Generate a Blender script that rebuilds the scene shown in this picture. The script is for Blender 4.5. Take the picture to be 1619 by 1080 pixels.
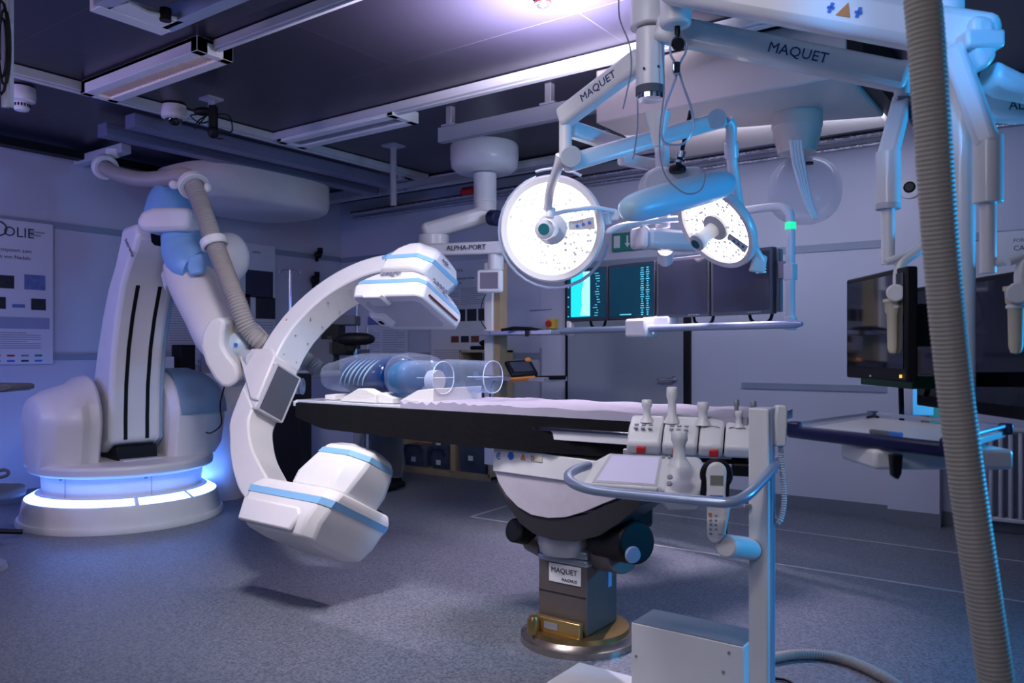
import bpy, bmesh, math, random
from mathutils import Vector, Matrix
random.seed(7)
for o in list(bpy.data.objects): bpy.data.objects.remove(o)
S = bpy.context.scene
COL = S.collection
V = Vector
# ------------------------------------------------------------------ camera
EYE = V((0, 0, 1.3)); YAW = math.radians(35.8)
RV = V((math.cos(YAW), math.sin(YAW), 0)); FV = V((-math.sin(YAW), math.cos(YAW), 0)); UV = V((0, 0, 1))
FOC, CX, HY = 1262.0, 809.5, 554.0
cd = bpy.data.cameras.new('camera'); cam = bpy.data.objects.new('camera', cd); COL.objects.link(cam)
cam.location = EYE; cam.rotation_euler = (math.pi/2, 0, YAW)
cd.sensor_width = 36; cd.lens = FOC*36/1619; cd.shift_y = 14/1619; cd.clip_start = .05
cd.dof.use_dof = True; cd.dof.focus_distance = 4.0; cd.dof.aperture_fstop = 4.0
S.camera = cam
# ------------------------------------------------------------------ look
S.view_settings.view_transform = 'Standard'; S.view_settings.look = 'None'
S.view_settings.gamma = 1; S.view_settings.use_curve_mapping = False; S.view_settings.exposure = 0.0
W = bpy.data.worlds.new('world'); S.world = W; W.use_nodes = True
W.node_tree.nodes['Background'].inputs[0].default_value = (.10, .09, .28, 1); W.node_tree.nodes['Background'].inputs[1].default_value = .10
def P(x, y, d): return EYE + FV*d + RV*((x-CX)/FOC*d) + UV*((HY-y)/FOC*d)
def PZ(x, y, z): return P(x, y, (1.3-z)*FOC/(y-HY))
def ray(x, y): return FV + RV*((x-CX)/FOC) + UV*((HY-y)/FOC)
def PY(x, y, Y): r = ray(x, y); return EYE + r*(Y/r.y)
def PX(x, y, X): r = ray(x, y); return EYE + r*(X/r.x)
def rfu(a, b, c): return RV*a + FV*b + UV*c
def lamp(name, kind, loc, energy, color, target=None, size=1, size_y=None, spot=None, blend=.5, spread=None):
    l = bpy.data.lights.new(name, kind); o = bpy.data.objects.new(name, l); COL.objects.link(o)
    l.energy = energy; l.color = color; o.location = loc
    if kind == 'AREA':
        l.size = size
        if size_y: l.shape = 'RECTANGLE'; l.size_y = size_y
        if spread: l.spread = math.radians(spread)
    else: l.shadow_soft_size = size
    if kind == 'SPOT': l.spot_size = math.radians(spot); l.spot_blend = blend
    if target is not None: o.rotation_euler = (V(target)-V(loc)).to_track_quat('-Z', 'Y').to_euler()
    return o
# added fill lights for room, floor and equipment; blue light from the right
LT = {}
lamp('ceiling_fill_light', 'AREA', (-1.6, 1.2, 3.0), 18, (.86, .84, 1.0), (-2.8, 3.4, 0.6), 1.6, .8)  # soft overhead fill added for ambient light, no luminaire built here
lamp('rear_fill_light', 'AREA', EYE+rfu(-1.6, -1.0, 1.5), 20, (.90, .86, 1.0), EYE+rfu(.6, 2.6, -.2), 1.2, .6)  # neutral fill added behind the camera for the foreground fronts
lamp('violet_fill_light', 'AREA', (-5.2, .3, 2.3), 18, (.72, .52, 1.0), (-6.6, 5.0, 2.2), .6)  # violet fill added to tint the left wall
lamp('blue_fill_light_left', 'AREA', (-6.3, .2, 1.7), 24, (.14, .27, 1.0), (-7.3, 3.6, 1.8), .6)  # blue fill added for the left wall
lamp('blue_effect_light_right', 'AREA', EYE+rfu(3.1, 2.45, .1), 52, (.02, .42, 1.0), P(1300, 520, 2.4), .5)
lamp('floor_front_light', 'SPOT', (-2.5, 1.9, 3.05), 190, (.96, .84, 1.0), (-2.55, 3.1, 0), .05, spot=52, blend=.9)  # spot added to make the lit floor patch below the table
lamp('blue_fill_light_boom', 'SPOT', P(1500, -800, .9), 105, (.03, .36, 1.0), P(1490, -10, 2.25), .08, spot=34, blend=.7)  # narrow blue spot added to colour the main boom arm
lamp('back_wall_light', 'AREA', (-1.9, 5.0, 2.70), 26, (.70, .74, 1.0), (-2.5, 6.7, 1.0), 2.2, .3)  # strip fill added under the bulkhead to lift the back wall
lamp('ceiling_glow_light', 'SPOT', P(880, 135, 4.0), 900, (.86, .78, 1.0), P(850, -60, 4.1), .04, spot=150, blend=1)  # spot added to raise a pale glow on the ceiling
lamp('console_fill_light', 'SPOT', EYE+rfu(-.15, .9, 1.75), 62, (1, .96, .98), P(1010, 760, 2.9), .12, spot=50, blend=.9)  # spot added to whiten the console and table shield
lamp('floor_corner_light', 'SPOT', EYE+rfu(-2.9, 2.2, 1.6), 26, (1, .74, .78), PZ(-10, 1085, 0), .05, spot=44, blend=1)  # pinkish spot added for the glow in the floor's left corner
lamp('key_light', 'AREA', (-2.3, 1.7, 3.02), 32, (.96, .92, 1.0), (-3.3, 3.3, .7), .5, .5, spread=95)  # overhead key added for the table head, not a fixture
lamp('floor_pool_light', 'SPOT', (-2.2, 4.9, 2.65), 330, (.95, .78, 1.0), (-2.3, 3.8, 0), .05, spot=78, blend=.9)  # spot added behind the table for the bright pool on the floor

# ------------------------------------------------------------------ materials
MATS = {}
def mat(name, col, rough=.5, metal=0, var=.06, scale=6, bump=0, bscale=60, emit=None, es=0, alpha=1, coat=0, spec=.5):
    if name in MATS: return MATS[name]
    m = bpy.data.materials.new(name); m.use_nodes = True; MATS[name] = m
    nt = m.node_tree; b = nt.nodes['Principled BSDF']
    b.inputs['Roughness'].default_value = rough; b.inputs['Metallic'].default_value = metal
    b.inputs['Specular IOR Level'].default_value = .25 if name.startswith('black_') and 'glass' not in name else spec; b.inputs['Coat Weight'].default_value = coat
    tc = nt.nodes.new('ShaderNodeTexCoord'); n = nt.nodes.new('ShaderNodeTexNoise'); n.inputs['Scale'].default_value = scale
    n.inputs['Detail'].default_value = 3
    nt.links.new(tc.outputs['Object'], n.inputs['Vector'])
    r = nt.nodes.new('ShaderNodeMix'); r.data_type = 'RGBA'
    r.inputs[6].default_value = tuple(c*(1-var) for c in col)+(1,); r.inputs[7].default_value = tuple(min(1, c*(1+var)) for c in col)+(1,)
    nt.links.new(n.outputs['Fac'], r.inputs[0]); nt.links.new(r.outputs[2], b.inputs['Base Color'])
    if bump:
        n2 = nt.nodes.new('ShaderNodeTexNoise'); n2.inputs['Scale'].default_value = bscale; nt.links.new(tc.outputs['Object'], n2.inputs['Vector'])
        bp = nt.nodes.new('ShaderNodeBump'); bp.inputs['Strength'].default_value = bump; bp.inputs['Distance'].default_value = .01
        nt.links.new(n2.outputs['Fac'], bp.inputs['Height']); nt.links.new(bp.outputs[0], b.inputs['Normal'])
    if emit: b.inputs['Emission Color'].default_value = emit+(1,); b.inputs['Emission Strength'].default_value = es
    if alpha < 1: b.inputs['Alpha'].default_value = alpha
    return m
WHITE = mat('white_enamel', (.80, .79, .80), .32, coat=.2)
WARM = mat('white_polymer_cover', (.76, .73, .72), .38)
CREAM = mat('cream_plastic', (.66, .58, .42), .45)
INKB = mat('dark_blue_ink', (.010, .03, .16), .5)
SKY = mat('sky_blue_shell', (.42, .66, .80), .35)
LBLUE = mat('light_blue_plastic', (.23, .47, .78), .35)
BGREY = mat('blue_grey_cover', (.22, .34, .46), .35)
PANEL = mat('dark_grey_rubber_panel', (.10, .11, .14), .7, bump=.2, bscale=300)
BLACK = mat('black_plastic', (.005, .005, .007), .5)
FABRIC = mat('black_drape', (.003, .003, .005), .9, bump=.3, bscale=30)
GREY = mat('grey_metal', (.32, .34, .38), .4, .3)
LGREY = mat('light_grey_plastic', (.55, .56, .60), .45)
HOSE = mat('grey_corrugated_hose', (.36, .33, .31), .45)
BHOSE = mat('beige_corrugated_hose', (.50, .45, .37), .5)
CHROME = mat('chrome', (.75, .75, .78), .15, 1)
BRASS = mat('brass', (.42, .27, .10), .3, .9, var=.2, scale=14)
BRONZE = mat('bronze_column_metal', (.17, .145, .135), .45, .5)
BRUSH = mat('brushed_shield', (.72, .66, .72), .42, .25, var=.12, scale=16)
WOOD = mat('pale_wood', (.42, .30, .18), .55, var=.2, scale=3)
RAILM = mat('silver_blue_rail', (.42, .50, .66), .28, .45)
NAVY = mat('navy_rubber', (.010, .014, .07), .4)
SHEET = mat('lavender_sheet', (.40, .37, .47), .7, bump=.5, bscale=9)
PAPER = mat('poster_paper', (.62, .63, .68), .6, var=.02)
INK = mat('dark_ink', (.03, .03, .06), .6)
FAINT = mat('faint_grey_ink', (.24, .25, .32), .6)
PBLUE = mat('poster_blue', (.12, .18, .38), .6, var=.5, scale=20)
PDARK = mat('poster_dark_picture', (.02, .02, .03), .5, var=.9, scale=30)
RED = mat('red_plastic', (.55, .02, .02), .4)
ORANGE = mat('orange_plastic', (.75, .22, .04), .5)
YELLOW = mat('yellow_plastic', (.75, .50, .05), .5)
GREEN = mat('green_sign_face', (.01, .20, .14), .5)
SBLUE = mat('sticker_blue', (.03, .16, .60), .5)
STAG = mat('sticker_pale', (.55, .52, .42), .5)
STRIPE = mat('stripe_blue', (.24, .50, .76), .4)
TRIM = mat('grey_wall_strip', (.24, .29, .37), .5)
ALU = mat('aluminium_profile', (.50, .50, .56), .35, .6)
SILVER = mat('silver_foil_pipe', (.6, .6, .65), .25, .9, bump=1, bscale=45)
SCREEN = mat('off_screen_glass', (.05, .055, .085), .12, coat=.5)
SCRB = mat('black_screen_glass', (.006, .007, .010), .06, coat=1)
BOARD = mat('cardboard', (.45, .29, .14), .7)
SCRT = mat('dim_monitor_teal', (.005, .03, .06), .15, emit=(.005, .10, .16), es=.22)
SCRC = mat('xray_cyan', (.0, .3, .4), .3, emit=(.02, .78, .95), es=1.0)
SCRW = mat('xray_pale', (.3, .7, .8), .3, emit=(.35, .93, 1.0), es=1.05)
SCRL = mat('panel_screen', (.5, .48, .62), .25, emit=(.55, .5, .8), es=.35)
GLED = mat('green_led', (.0, .6, .3), .3, emit=(.02, .9, .35), es=1.0)
BLED = mat('ring_light', (.5, .6, .9), .3, emit=(.10, .26, 1.0), es=15)
LCD = mat('lcd', (.22, .22, .18), .3)
def ledface():
    m = mat('surgical_led_face', (.8, .8, .8), .3, emit=(1.0, .93, .90), es=7)
    nt = m.node_tree; b = nt.nodes['Principled BSDF']; tc = nt.nodes['Texture Coordinate']
    v = nt.nodes.new('ShaderNodeTexVoronoi'); v.inputs['Scale'].default_value = 40; v.feature = 'F1'
    r = nt.nodes.new('ShaderNodeValToRGB'); r.color_ramp.elements[0].position = .27; r.color_ramp.elements[1].position = .36
    r.color_ramp.elements[0].color = (.05, .05, .05, 1); r.color_ramp.elements[1].color = (1, 1, 1, 1)
    nt.links.new(tc.outputs['Object'], v.inputs['Vector']); nt.links.new(v.outputs['Distance'], r.inputs[0])
    mu = nt.nodes.new('ShaderNodeMath'); mu.operation = 'MULTIPLY'; mu.inputs[1].default_value = 3.2
    nt.links.new(r.outputs[0], mu.inputs[0]); nt.links.new(mu.outputs[0], b.inputs['Emission Strength'])
    return m
LED = ledface()
LOUV = mat('lit_louvre', (.7, .6, .6), .3, emit=(1.0, .62, .55), es=2.4)
def clear(name, tint, base, edge, top=.45):
    m = bpy.data.materials.new(name); m.use_nodes = True; nt = m.node_tree; nt.nodes.clear()
    out = nt.nodes.new('ShaderNodeOutputMaterial'); t = nt.nodes.new('ShaderNodeBsdfTransparent'); t.inputs[0].default_value = tint+(1,)
    p = nt.nodes.new('ShaderNodeBsdfPrincipled'); p.inputs['Base Color'].default_value = edge+(1,); p.inputs['Roughness'].default_value = .12
    lw = nt.nodes.new('ShaderNodeLayerWeight'); lw.inputs[0].default_value = .35
    mr = nt.nodes.new('ShaderNodeMapRange'); mr.inputs['To Min'].default_value = base; mr.inputs['To Max'].default_value = top
    mx = nt.nodes.new('ShaderNodeMixShader')
    nt.links.new(lw.outputs['Facing'], mr.inputs['Value']); nt.links.new(mr.outputs[0], mx.inputs[0])
    nt.links.new(t.outputs[0], mx.inputs[1]); nt.links.new(p.outputs[0], mx.inputs[2]); nt.links.new(mx.outputs[0], out.inputs[0])
    return m
CLEAR = clear('clear_acrylic', (.90, .94, 1), .035, (.40, .48, .62), .38)
BAG = clear('plastic_film', (.85, .86, .9), .10, (.45, .46, .52))
BLUIN = clear('blue_acrylic', (.01, .12, .42), .70, (.0, .030, .15), .75)
CYIN = clear('cyan_acrylic', (.01, .35, .62), .65, (.0, .15, .34), .75)
BIN = clear('bin_plastic', (.5, .55, .7), .35, (.16, .20, .32))
def floor_mat():
    m = mat('speckled_vinyl', (.155, .165, .21), .42, var=.0)
    nt = m.node_tree; b = nt.nodes['Principled BSDF']; tc = nt.nodes['Texture Coordinate']
    n = nt.nodes.new('ShaderNodeTexNoise'); n.inputs['Scale'].default_value = 95; n.inputs['Detail'].default_value = 4
    r = nt.nodes.new('ShaderNodeValToRGB'); e = r.color_ramp.elements
    e[0].position = .34; e[0].color = (.08, .092, .12, 1); e[1].position = .66; e[1].color = (.215, .23, .27, 1)
    nt.links.new(tc.outputs['Object'], n.inputs['Vector']); nt.links.new(n.outputs['Fac'], r.inputs[0]); nt.links.new(r.outputs[0], b.inputs['Base Color'])
    return m
FLOOR = floor_mat()
def ceil_mat():
    m = mat('dark_ceiling_panel', (.030, .028, .045), .33, .35, var=0)
    nt = m.node_tree; b = nt.nodes['Principled BSDF']; tc = nt.nodes['Texture Coordinate']
    br = nt.nodes.new('ShaderNodeTexBrick'); br.offset = 0; br.inputs['Scale'].default_value = 1
    br.inputs['Brick Width'].default_value = 1.35; br.inputs['Row Height'].default_value = .78; br.inputs['Mortar Size'].default_value = .004
    br.inputs['Color1'].default_value = (.036, .033, .055, 1); br.inputs['Color2'].default_value = (.030, .028, .048, 1); br.inputs['Mortar'].default_value = (.07, .065, .10, 1)
    nt.links.new(tc.outputs['Object'], br.inputs['Vector']); nt.links.new(br.outputs[0], b.inputs['Base Color'])
    return m
CEIL = ceil_mat()
WALL = mat('painted_panel_wall', (.50, .51, .60), .55, var=.03, scale=1.5)
DOORM = mat('grey_door_laminate', (.27, .29, .33), .5, var=.04, scale=30)
BASEB = mat('grey_vinyl_skirting', (.15, .17, .21), .5, var=.1, scale=60)

# ------------------------------------------------------------------ mesh builders
class Frame:
    def __init__(s, o, ax): s.o = V(o); s.ax = [V(a).normalized() for a in ax]
    def w(s, l): return s.o + s.ax[0]*l[0] + s.ax[1]*l[1] + s.ax[2]*l[2]
    def un(s, x, y, k, val):                     # point on the local plane (axis k = val) seen at pixel x, y
        d = ray(x, y); t = ((s.o-EYE).dot(s.ax[k])+val)/d.dot(s.ax[k]); q = EYE+d*t-s.o
        return V([q.dot(a) for a in s.ax])
WF = Frame((0, 0, 0), ((1, 0, 0), (0, 1, 0), (0, 0, 1)))
def lookframe(o, n, up=(0, 0, 1)):               # x right, y up, z = n (towards viewer)
    n = V(n).normalized(); x = V(up).cross(n).normalized(); return Frame(o, (x, n.cross(x), n))
def cr(pts, n=8):
    pts = [V(p) for p in pts]; o = []; q = [2*pts[0]-pts[1]]+pts+[2*pts[-1]-pts[-2]]
    for i in range(1, len(q)-2):
        for k in range(n):
            t = k/n; a, b, c, d = q[i-1], q[i], q[i+1], q[i+2]
            o.append(.5*((2*b)+(c-a)*t+(2*a-5*b+4*c-d)*t*t+(3*b-a-3*c+d)*t**3))
    return o+[pts[-1]]
class MB:
    def __init__(s): s.v = []; s.f = []
    def add(s, v, f):
        k = len(s.v); s.v += [V(p) for p in v]; s.f += [[i+k for i in g] for g in f]; return s
    def box(s, c, d, fr=WF):
        x, y, z = (q/2 for q in d); c = V(c)
        return s.add([fr.w(c+V((a*x, b*y, e*z))) for a in (-1, 1) for b in (-1, 1) for e in (-1, 1)],
                     [(0, 1, 3, 2), (4, 6, 7, 5), (0, 4, 5, 1), (2, 3, 7, 6), (0, 2, 6, 4), (1, 5, 7, 3)])
    def prism(s, pts, k, lo, hi, fr=WF, taper=1):
        n = len(pts); o = [i for i in range(3) if i != k]; v = []
        cx = sum(p[0] for p in pts)/n; cy = sum(p[1] for p in pts)/n
        for h, tp in ((lo, taper), (hi, 1)):
            for p in pts:
                l = [0, 0, 0]; l[o[0]] = cx+(p[0]-cx)*tp; l[o[1]] = cy+(p[1]-cy)*tp; l[k] = h; v.append(fr.w(l))
        return s.add(v, [list(range(n)), list(range(n, 2*n))]+[(i, (i+1) % n, n+(i+1) % n, n+i) for i in range(n)])
    def hull(s, v, n):                            # stack of rings of n points each
        m = len(v)//n
        return s.add(v, [list(range(n)), list(range((m-1)*n, m*n))]+[(j*n+i, j*n+(i+1) % n, (j+1)*n+(i+1) % n, (j+1)*n+i) for j in range(m-1) for i in range(n)])
    def tube(s, pts, r, seg=12, closed=False, flat=1.0):
        pts = [V(p) for p in pts]; n = len(pts); r = r if isinstance(r, (list, tuple)) else [r]*n; v = []
        t0 = (pts[1]-pts[0]).normalized(); up = V((0, 0, 1)) if abs(t0.z) < .9 else V((1, 0, 0)); x = t0.cross(up).normalized()
        for i in range(n):
            if closed: t = pts[(i+1) % n]-pts[i-1]
            else: t = pts[min(i+1, n-1)]-pts[max(i-1, 0)]
            t.normalize(); x = (x-t*x.dot(t)).normalized(); y = t.cross(x)
            v += [pts[i]+x*r[i]*math.cos(a*2*math.pi/seg)+y*r[i]*flat*math.sin(a*2*math.pi/seg) for a in range(seg)]
        f = [(j*seg+i, j*seg+(i+1) % seg, (j+1)*seg+(i+1) % seg, (j+1)*seg+i) for j in range(n-1) for i in range(seg)]
        if closed: f += [((n-1)*seg+i, (n-1)*seg+(i+1) % seg, (i+1) % seg, i) for i in range(seg)]
        else: f += [list(range(seg)), list(range((n-1)*seg, n*seg))]
        return s.add(v, f)
    def hose(s, pts, r, pitch=.014, amp=.12, seg=14):
        q = cr(pts, 24); L = [0]
        for i in range(1, len(q)): L.append(L[-1]+(q[i]-q[i-1]).length)
        m = int(L[-1]/pitch*2); o = []; j = 0
        for k in range(m+1):
            d = L[-1]*k/m
            while j < len(L)-2 and L[j+1] < d: j += 1
            o.append(q[j].lerp(q[j+1], (d-L[j])/max(1e-6, L[j+1]-L[j])))
        return s.tube(o, [r*(1+amp*(1 if k % 2 else -1)) for k in range(m+1)], seg)
    def lathe(s, prof, o, ax=(0, 0, 1), seg=32, a0=0, a1=360):
        ax = V(ax).normalized(); x = ax.orthogonal().normalized() if abs(ax.z) < .99 else V((1, 0, 0)); y = ax.cross(x); v = []
        full = a1-a0 >= 360; m = seg if full else seg+1
        for i in range(m):
            a = math.radians(a0+(a1-a0)*i/seg)
            v += [V(o)+ax*h+(x*math.cos(a)+y*math.sin(a))*r for r, h in prof]
        n = len(prof); f = [(i*n+j, ((i+1) % m)*n+j, ((i+1) % m)*n+j+1, i*n+j+1) for i in range(seg) for j in range(n-1)]
        if not full: f += [(i*n+n-1, ((i+1) % m)*n+n-1, ((i+1) % m)*n, i*n) for i in range(seg)]+[list(range(n)), list(range((m-1)*n, m*n))]
        elif prof[0] == prof[-1]: pass
        else: f += [[i*n for i in range(m)], [i*n+n-1 for i in range(m)]]
        return s.add(v, f)
    def ball(s, c, r, fr=WF, nu=20, nv=12, p=1):
        v = [fr.w(V(c)+V((0, 0, -r[2])))]; f = []
        for j in range(1, nv):
            b = -math.pi/2+math.pi*j/nv
            for i in range(nu):
                a = 2*math.pi*i/nu; g = lambda q: math.copysign(abs(q)**p, q)
                v.append(fr.w(V(c)+V((r[0]*g(math.cos(b))*g(math.cos(a)), r[1]*g(math.cos(b))*g(math.sin(a)), r[2]*g(math.sin(b))))))
        v.append(fr.w(V(c)+V((0, 0, r[2])))); L = len(v)-1
        for i in range(nu):
            f.append((0, 1+(i+1) % nu, 1+i)); f.append((L, L-nu+i, L-nu+(i+1) % nu))
            for j in range(nv-2): f.append((1+j*nu+i, 1+j*nu+(i+1) % nu, 1+(j+1)*nu+(i+1) % nu, 1+(j+1)*nu+i))
        return s.add(v, f)
    def beam(s, a, b, w, h, up=(0, 0, 1), ext=0):
        a, b = V(a), V(b); x = (b-a).normalized(); y = V(up).cross(x).normalized(); z = x.cross(y)
        L = (b-a).length; return s.box((L/2, 0, 0), (L+2*ext, w, h), Frame(a, (x, y, z)))
    def text(s, t, size, fr, at=(0, 0, 0), th=.0015, align='LEFT'):
        c = bpy.data.curves.new('t', 'FONT'); c.body = t; c.size = size; c.extrude = th; c.align_x = align; c.resolution_u = 2
        o = bpy.data.objects.new('t', c); me = o.to_mesh()
        s.add([fr.w(V(at)+p.co) for p in me.vertices], [list(p.vertices) for p in me.polygons])
        o.to_mesh_clear(); bpy.data.objects.remove(o); bpy.data.curves.remove(c); return s
    def build(s, name, m, parent=None, bevel=0, ang=38, seg=2, sub=0):
        me = bpy.data.meshes.new(name)
        if parent is not None:
            q = parent; org = V((0, 0, 0))
            while q is not None: org = org+q.location; q = q.parent
        else:
            lo = [min(p[i] for p in s.v) for i in range(3)]; hi = [max(p[i] for p in s.v) for i in range(3)]
            org = V(((lo[0]+hi[0])/2, (lo[1]+hi[1])/2, lo[2]))
        me.from_pydata([p-org for p in s.v], [], s.f); me.materials.append(m)
        bm = bmesh.new(); bm.from_mesh(me); bmesh.ops.recalc_face_normals(bm, faces=bm.faces); bm.to_mesh(me); bm.free()
        me.polygons.foreach_set('use_smooth', [True]*len(me.polygons)); me.set_sharp_from_angle(angle=math.radians(ang)); me.update()
        o = bpy.data.objects.new(name, me); COL.objects.link(o)
        if parent is not None: o.parent = parent
        else: o.location = org
        if bevel:
            b = o.modifiers.new('bevel', 'BEVEL'); b.width = bevel; b.segments = seg; b.limit_method = 'ANGLE'; b.angle_limit = math.radians(30); b.harden_normals = False
        if sub: u = o.modifiers.new('sub', 'SUBSURF'); u.levels = sub; u.render_levels = sub
        return o
def tag(o, label, cat, group=None, kind=None):
    if label: o['label'] = label
    if cat: o['category'] = cat
    if group: o['group'] = group
    if kind: o['kind'] = kind
    return o
def thing(name, label, cat, loc, group=None):
    o = bpy.data.objects.new(name, None); o.empty_display_size = .05; COL.objects.link(o); o.location = V(loc); return tag(o, label, cat, group)
def struct(name, mb, m, label=None, bevel=0):
    o = mb.build(name, m, None, bevel); o['kind'] = 'structure'
    if label: o['label'] = label
    return o
def dup(root, off, label):
    def c(o, par):
        n = o.copy(); COL.objects.link(n); n.parent = par
        for ch in o.children: c(ch, n)
        return n
    kids = list(root.children); r = root.copy(); COL.objects.link(r); r.location = root.location+V(off); r['label'] = label
    for k in kids: c(k, r)
    return r
exec_parts = []
# ------------------------------------------------------------------ the room
XL, YB, ZC = -7.44, 6.72, 3.10
struct('floor', MB().box((-2.2, 2.1, -.05), (11, 9.6, .1)), FLOOR)
struct('ceiling', MB().box((-2.2, 2.1, ZC+.05), (11, 9.6, .1)), CEIL)
struct('wall_left', MB().box((XL-.05, 2.1, ZC/2), (.1, 9.3, ZC)), WALL)
w = MB().box(((XL+3)/2, YB+.05, ZC/2), (3-XL, .1, ZC))
for x in (-5.0, -4.49, -2.45): w.box((x, YB-.002, 1.5), (.018, .006, 3.0))
struct('wall_back', w, WALL)
struct('wall_right', MB().box((3.05, 2.1, ZC/2), (.1, 9.3, ZC)), WALL)
struct('wall_front', MB().box((-2.2, -2.55, ZC/2), (10.5, .1, ZC)), WALL)
w = MB().box((-1.055, YB-.075, ZC/2), (.35, .15, ZC)); struct('wall_pilaster', w, WALL)
struct('trim_1', MB().box((XL+.006, 3.8, 2.41), (.012, 5.8, .06)), TRIM)
struct('trim_2', MB().box((XL+.006, 3.8, 1.245), (.012, 5.8, .06)), TRIM)
struct('trim_3', MB().box(((XL-4.49)/2, YB-.006, 2.40), (XL*-1-4.49, .012, .06)), TRIM)
struct('trim_4', MB().box(((XL-4.49)/2, YB-.006, 1.245), (XL*-1-4.49, .012, .06)), TRIM)
struct('trim_5', MB().box((-.6, YB-.006, 2.13), (7.1, .012, .06)), TRIM)
struct('trim_6', MB().box((.29, YB-.006, 1.0), (5.4, .012, .05)), TRIM)
struct('baseboard_left', MB().box((XL+.008, 2.1, .05), (.016, 9.2, .10)), BASEB)
struct('baseboard_back', MB().box((.2, YB-.008, .05), (5.5, .016, .10)).box((-5.9, YB-.008, .05), (3.2, .016, .10)), BASEB)
struct('baseboard_pilaster', MB().box((-1.055, YB-.155, .05), (.37, .014, .10)), BASEB)
struct('trim_7', MB().box((XL+.03, 4.83, 1.55), (.06, .10, 3.1)), WALL)
dr = MB().box((-3.54, YB-.015, 1.06), (1.22, .03, 2.12)).build('door_1', DOORM, None, .003); dr['kind'] = 'structure'
MB().box((-2.90, YB-.02, 1.06), (.06, .04, 2.12)).box((-4.165, YB-.018, 1.06), (.02, .036, 2.12)).build('door_frame', BLACK, dr)
h = MB().lathe([(0, 0), (.028, 0), (.028, .012), (0, .012)], (-3.02, YB-.03, 1.04), (0, -1, 0), 20)
h.tube([(-3.02, YB-.03, 1.04), (-3.02, YB-.07, 1.04), (-3.05, YB-.075, 1.04), (-3.17, YB-.075, 1.04)], .011)
h.build('door_handle', CHROME, dr)
# ceiling channels and bulkhead
def chan(n, a, b, w, h, m): struct(n, MB().beam(a, b, w, h).beam(V(a)+V((0, 0, -h/2-.006)), V(b)+V((0, 0, -h/2-.006)), w*.45, .012), m, bevel=.004)
chan('trim_8', (-5.49, 1.2, 3.065), (-5.49, 6.1, 3.065), .085, .06, LGREY)
chan('trim_9', (-5.45, 4.24, 3.065), (2.9, 4.24, 3.065), .11, .06, LGREY)
chan('trim_10', (-4.1, 2.76, 3.07), (2.9, 2.76, 3.07), .06, .05, LGREY)
chan('trim_11', (XL+.05, 6.2, 3.04), (2.9, 6.2, 3.04), .12, .09, LGREY)
struct('trim_12', MB().box((XL+.16, 3.6, 3.03), (.12, 5.0, .07)), BLACK)
bk = MB().prism([(4.45, 2.75), (5.62, 2.75), (5.66, 2.80), (5.66, 3.09), (4.45, 3.09)], 0, -2.55, -1.03)
struct('ceiling_bulkhead', bk, mat('beige_bulkhead', (.50, .45, .42), .45, var=.03), bevel=.012)
struct('ceiling_bulkhead_dark_end', MB().box((-.99, 5.0, 2.93), (.08, 1.1, .30)), BLACK)  # black slab covering the bulkhead's right end face
# floor tape
tp = MB()
for a, b in (((745, 817), (1640, 955)), ((1035, 811), (1640, 891)), ((745, 817), (800, 800))):
    A, B = PZ(*a, .0015), PZ(*b, .0015); tp.beam(A, B, .022, .002)
tag(tp.build('floor_tape', mat('pale_tape', (.42, .42, .44), .6)), 'pale tape lines marked on the grey vinyl floor beneath the operating table', 'floor marking')

# ------------------------------------------------------------------ ceiling things
def fixture(x0, x1, y0, y1, lit, label):
    t = thing('ceiling_luminaire', label, 'ceiling light', ((x0+x1)/2, (y0+y1)/2, ZC-.09), 'linear louvre luminaires on the ceiling')
    z = ZC-.09; wd = y1-y0; ym = (y0+y1)/2; xm = (x0+x1)/2; L = x1-x0
    b = MB().box((xm, y0+wd*.15, z+.045), (L, wd*.3, .088)).box((xm, y1-wd*.15, z+.045), (L, wd*.3, .088)).box((xm, ym, z+.075), (L, wd, .028))
    b.box((x0+.03, ym, z+.045), (.06, wd, .088)).box((x1-.03, ym, z+.045), (.06, wd, .088))
    b.build('housing', WHITE, t, .004)
    lv = MB(); n = 46
    for i in range(n): lv.box((x0+.07+(L-.14)*(i+.5)/n, ym, z+.03), (.005, wd*.4, .035))
    lv.build('louvre', ALU, t)
    MB().box((xm, ym-wd*.03, z+.056), (L-.14, wd*(.22 if lit else .3), .006)).build('tube_lamp', LOUV if lit else LGREY, t)
    return t
fixture(-5.46, -4.12, 2.64, 2.88, True, 'lit linear ceiling light with glowing louvre, nearest the top left corner')
fixture(-5.42, -4.10, 4.20, 4.48, False, 'unlit linear ceiling light with grey louvre where the white channels meet')
# aluminium frame at the top edge
t = thing('ceiling_track', 'white and grey ceiling track with an end plate, cut by the top edge at left', 'ceiling track', (-3.0, 2.1, 2.95))
MB().beam((-3.86, 1.93, 2.98), (-3.86, 2.30, 2.98), .09, .09).prism([(-3.82, 1.96), (-3.82, 2.28), (-3.66, 2.28), (-3.72, 2.12), (-3.68, 2.0)], 2, 2.94, 2.96).build('end_plate', WHITE, t, .004)
MB().beam((-3.84, 2.28, 2.99), (.2, 2.28, 2.99), .07, .10).beam((-3.84, 2.36, 3.03), (.2, 2.36, 3.03), .03, .04).build('rail', RAILM, t, .004)
MB().beam((-3.84, 1.95, 2.99), (.2, 1.95, 2.99), .07, .10).build('rail', ALU, t, .004)
MB().lathe([(0, 0), (.028, 0), (.028, .06), (0, .06)], (-3.70, 2.20, 2.93), (0, 0, 1), 16).build('bumper', BLACK, t)
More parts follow.
